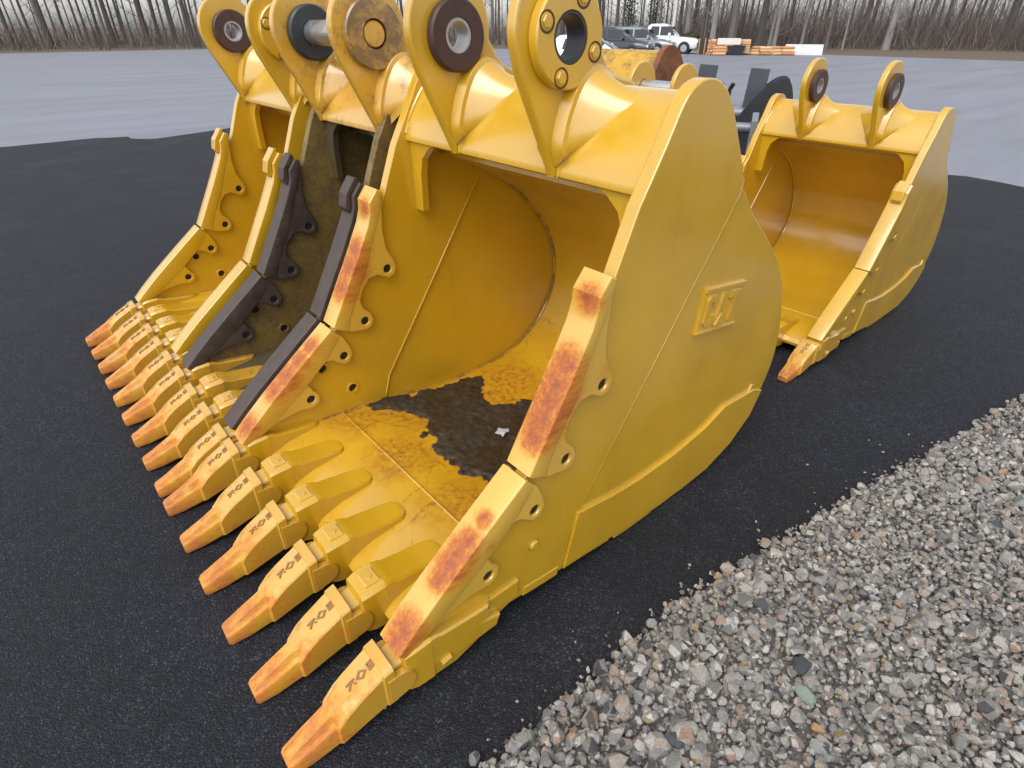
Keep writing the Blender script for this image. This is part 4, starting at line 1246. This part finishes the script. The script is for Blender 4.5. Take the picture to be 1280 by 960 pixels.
def leafy(name, label, cat, loc, w, h, n, cols, stem=True, cone=False, size=.12, group=None):
    rt = empty(name, loc, label, cat, group)
    rd = np.random.default_rng(int(loc[0] * 100) % 9999)
    u = rd.random(n) ** .6
    a = rd.uniform(0, 6.28, n)
    t = rd.random(n)
    prof = (1 - t) ** .8 if cone else np.sqrt(np.clip(1 - (2 * t - .8) ** 2 / 1.5, .05, 1))
    lump = 1 + .35 * np.sin(a * 3 + t * 9)
    r = w * prof * u * lump
    P = np.stack([r * np.cos(a), r * np.sin(a), .08 * h + t * h * .92], 1)
    d1 = rd.normal(size=(n, 3)); d1 /= np.linalg.norm(d1, axis=1)[:, None]
    d2 = np.cross(d1, rd.normal(size=(n, 3))); d2 /= np.linalg.norm(d2, axis=1)[:, None]
    s = rd.uniform(.5, 1.2, n)[:, None] * size
    V = np.stack([P + d1 * s, P + d2 * s * .45, P - d1 * s * .6, P - d2 * s * .45], 1).reshape(-1, 3)
    F = (np.arange(n) * 4)[:, None] + np.arange(4)[None]
    me = bpy.data.meshes.new('foliage')
    me.from_pydata(V.tolist(), [], F.tolist())
    me.update()
    m, nt, b, co = new_mat(name + '_leaves')
    gi = node(nt, 'ShaderNodeNewGeometry')
    L(nt, ramp(nt, gi.outputs['Random Per Island'], [(0, cols[0]), (1, cols[1])]), b.inputs['Base Color'])
    b.inputs['Roughness'].default_value = .7
    obj('crown', me, m, rt)
    obj('trunk', mesh('stem', *tube([(0, 0, -.05), (.03, .02, h * .5), (0, 0, h * .9)], [.05 + h * .008, .04, .01], 6)), BARK[1], rt)
for (b_, d_, w, h) in [(50.0, 78, 1.3, 9), (52.2, 80, 1.2, 10), (36.2, 80, 1.4, 10), (28.5, 80, 1.5, 11)]:
    leafy('evergreen_tree', 'dark green evergreen standing among the leafless trees', 'tree', at(b_, d_), w, h, 2600, ((.025, .040, .022), (.07, .085, .05)), cone=True, size=.15, group='evergreens in the wood')
for (b_, d_, w, h) in [(54.2, 64, 1.6, 1.0), (55.1, 62, 1.7, 1.1), (56.0, 63, 1.5, 0.9)]:
    leafy('shrub', 'low green shrub at the lot edge near the pole', 'shrub', at(b_, d_), w, h, 1500, ((.03, .06, .015), (.10, .13, .05)), size=.11, group='green shrubs at the lot edge')

def pole(label, b_, d_, r, h, col, lamp):
    rt = empty('utility_pole', at(b_, d_), label, 'pole')
    m = plain('pole_paint', col, .6)
    obj('mast', mesh('mast', *tube([(0, 0, -.05), (0, 0, h * .5), (0, 0, h)], [r, r * .85, r * .65], 10)), m, rt)
    if lamp:
        obj('arm', mesh('arm', *tube([(0, 0, h - .3), (.6, 0, h), (1.5, 0, h + .05)], .05, 8)), m, rt)
        obj('lamp_head', mesh('head', *box(1.2, 1.9, -.16, .16, h - .02, h + .12), smooth=False), m, rt)
    else:
        obj('crossarm', mesh('ca', *box(-1.1, 1.1, -.05, .05, h - .9, h - .75), smooth=False), m, rt)
pole('pale grey lamp post rising behind the white pickup', 53.7, 60.0, .15, 9, (.60, .58, .56), True)
pole('thin pale utility pole standing at the edge of the wood', 56.35, 63.0, .075, 8, (.42, .38, .36), False)

# ------------------------------------------------------------------ mud caked on the floor of the big bucket
def mud():
    poly = [(.93, 2.20), (1.06, 2.0), (1.10, 1.90), (.99, 1.70), (1.00, 1.58), (1.06, 1.42), (1.03, 1.2), (1.16, 1.02), (1.50, 1.01), (1.68, 1.25), (1.70, 1.55), (1.63, 1.76), (1.46, 1.88), (1.50, 2.0), (1.60, 2.12), (1.50, 2.19), (1.33, 2.203), (1.1, 2.203)]
    PX = np.array([p[0] for p in poly]); PY = np.array([p[1] for p in poly])
    st = .0075
    gx = np.arange(.86, 1.76, st); gy = np.arange(1.003, 2.203, st)
    fx = np.array([p[0] for p in INNER[:9]]); fz = np.array([p[1] for p in INNER[:9]])
    X, Y = np.meshgrid(gx, gy, indexing='ij')
    # signed distance to the outline
    D = np.full(X.shape, 9.0)
    ins = np.zeros(X.shape, bool)
    n = len(poly)
    for i in range(n):
        x1, y1, x2, y2 = PX[i], PY[i], PX[(i + 1) % n], PY[(i + 1) % n]
        t = np.clip(((X - x1) * (x2 - x1) + (Y - y1) * (y2 - y1)) / ((x2 - x1) ** 2 + (y2 - y1) ** 2), 0, 1)
        D = np.minimum(D, np.hypot(X - x1 - t * (x2 - x1), Y - y1 - t * (y2 - y1)))
        c = ((y1 > Y) != (y2 > Y)) & (X < (x2 - x1) * (Y - y1) / (y2 - y1 + 1e-9) + x1)
        ins ^= c
    D = np.where(ins, D, -D)
    N1 = np.array([mnoise.fractal(Vector((a * 9, b * 9, 1)), .9, 2.1, 5) for a, b in zip(X.ravel(), Y.ravel())]).reshape(X.shape)
    N2 = np.array([mnoise.fractal(Vector((a * 34, b * 34, 4)), .8, 2.1, 4) for a, b in zip(X.ravel(), Y.ravel())]).reshape(X.shape)
    D = D + N1 * .055 + N2 * .012
    Z = np.interp(X, fx, fz) + .0015 + np.clip(D, -.02, .05) * .20 + np.clip(N2, -1, 1) * .0040 * (D > .01) + np.clip(N1, -.6, 1) * .004 * (D > .02)
    Z = np.where(D < 0, np.interp(X, fx, fz) - .003, Z)
    keep = D > -.004
    idx = -np.ones(X.shape, int)
    idx[keep] = np.arange(keep.sum())
    V = np.stack([X[keep] - 1.35, Y[keep] - 1.6, Z[keep] - .10], 1)
    a, b, c, d = idx[:-1, :-1], idx[1:, :-1], idx[1:, 1:], idx[:-1, 1:]
    ok = (a >= 0) & (b >= 0) & (c >= 0) & (d >= 0)
    F = np.stack([a[ok], b[ok], c[ok], d[ok]], 1)
    me = bpy.data.meshes.new('mud')
    me.from_pydata(V.tolist(), [], F.tolist())
    me.update()
    finish(me, 60)
    m, nt, b_, co = new_mat('mud')
    n1 = noise(nt, co, 26, 8, .75)
    n2 = noise(nt, co, 5, 5, .6)
    n3 = noise(nt, co, 60, 5, .7)
    cc = ramp(nt, n1, [(.28, (.010, .007, .004)), (.5, (.030, .020, .011)), (.68, (.075, .050, .024)), (.8, (.13, .09, .04))])
    cc = mixc(nt, mrange(nt, n3, .69, .73, 0, .8), cc, (.34, .20, .03))
    L(nt, cc, b_.inputs['Base Color'])
    L(nt, mrange(nt, n2, .4, .62, .35, .85), b_.inputs['Roughness'])
    bump(nt, b_, n1, .8, .008)
    o = obj('mud', me, m, None, (1.35, 1.6, .10))
    tag(o, 'dark wet mud caked on the floor of the large clean bucket', 'mud', kind='stuff')
    # a torn scrap of pale plastic lying on the mud
    v, f = [], []
    rr = random.Random(3)
    k = 9
    v.append((0, 0, .006))
    for i in range(k):
        q = 2 * math.pi * i / k
        r_ = (.034, .018, .036, .022, .030, .015, .034, .020, .028)[i]
        v.append((r_ * math.cos(q) * 1.2, r_ * math.sin(q), rr.uniform(.0, .010)))
    v += [(x, y, z - .0015) for x, y, z in v]
    for i in range(k):
        j = (i + 1) % k
        f += [(0, 1 + i, 1 + j), (k + 1, k + 2 + j, k + 2 + i), (1 + i, k + 2 + i, k + 2 + j, 1 + j)]
    o = obj('plastic_scrap', mesh('scrap', v, f, smooth=False), plain('scrap', (.40, .42, .45), .45), None, (1.335, 1.645, .122))
    tag(o, 'torn pale grey scrap lying on the mud in the bucket', 'scrap')
mud()
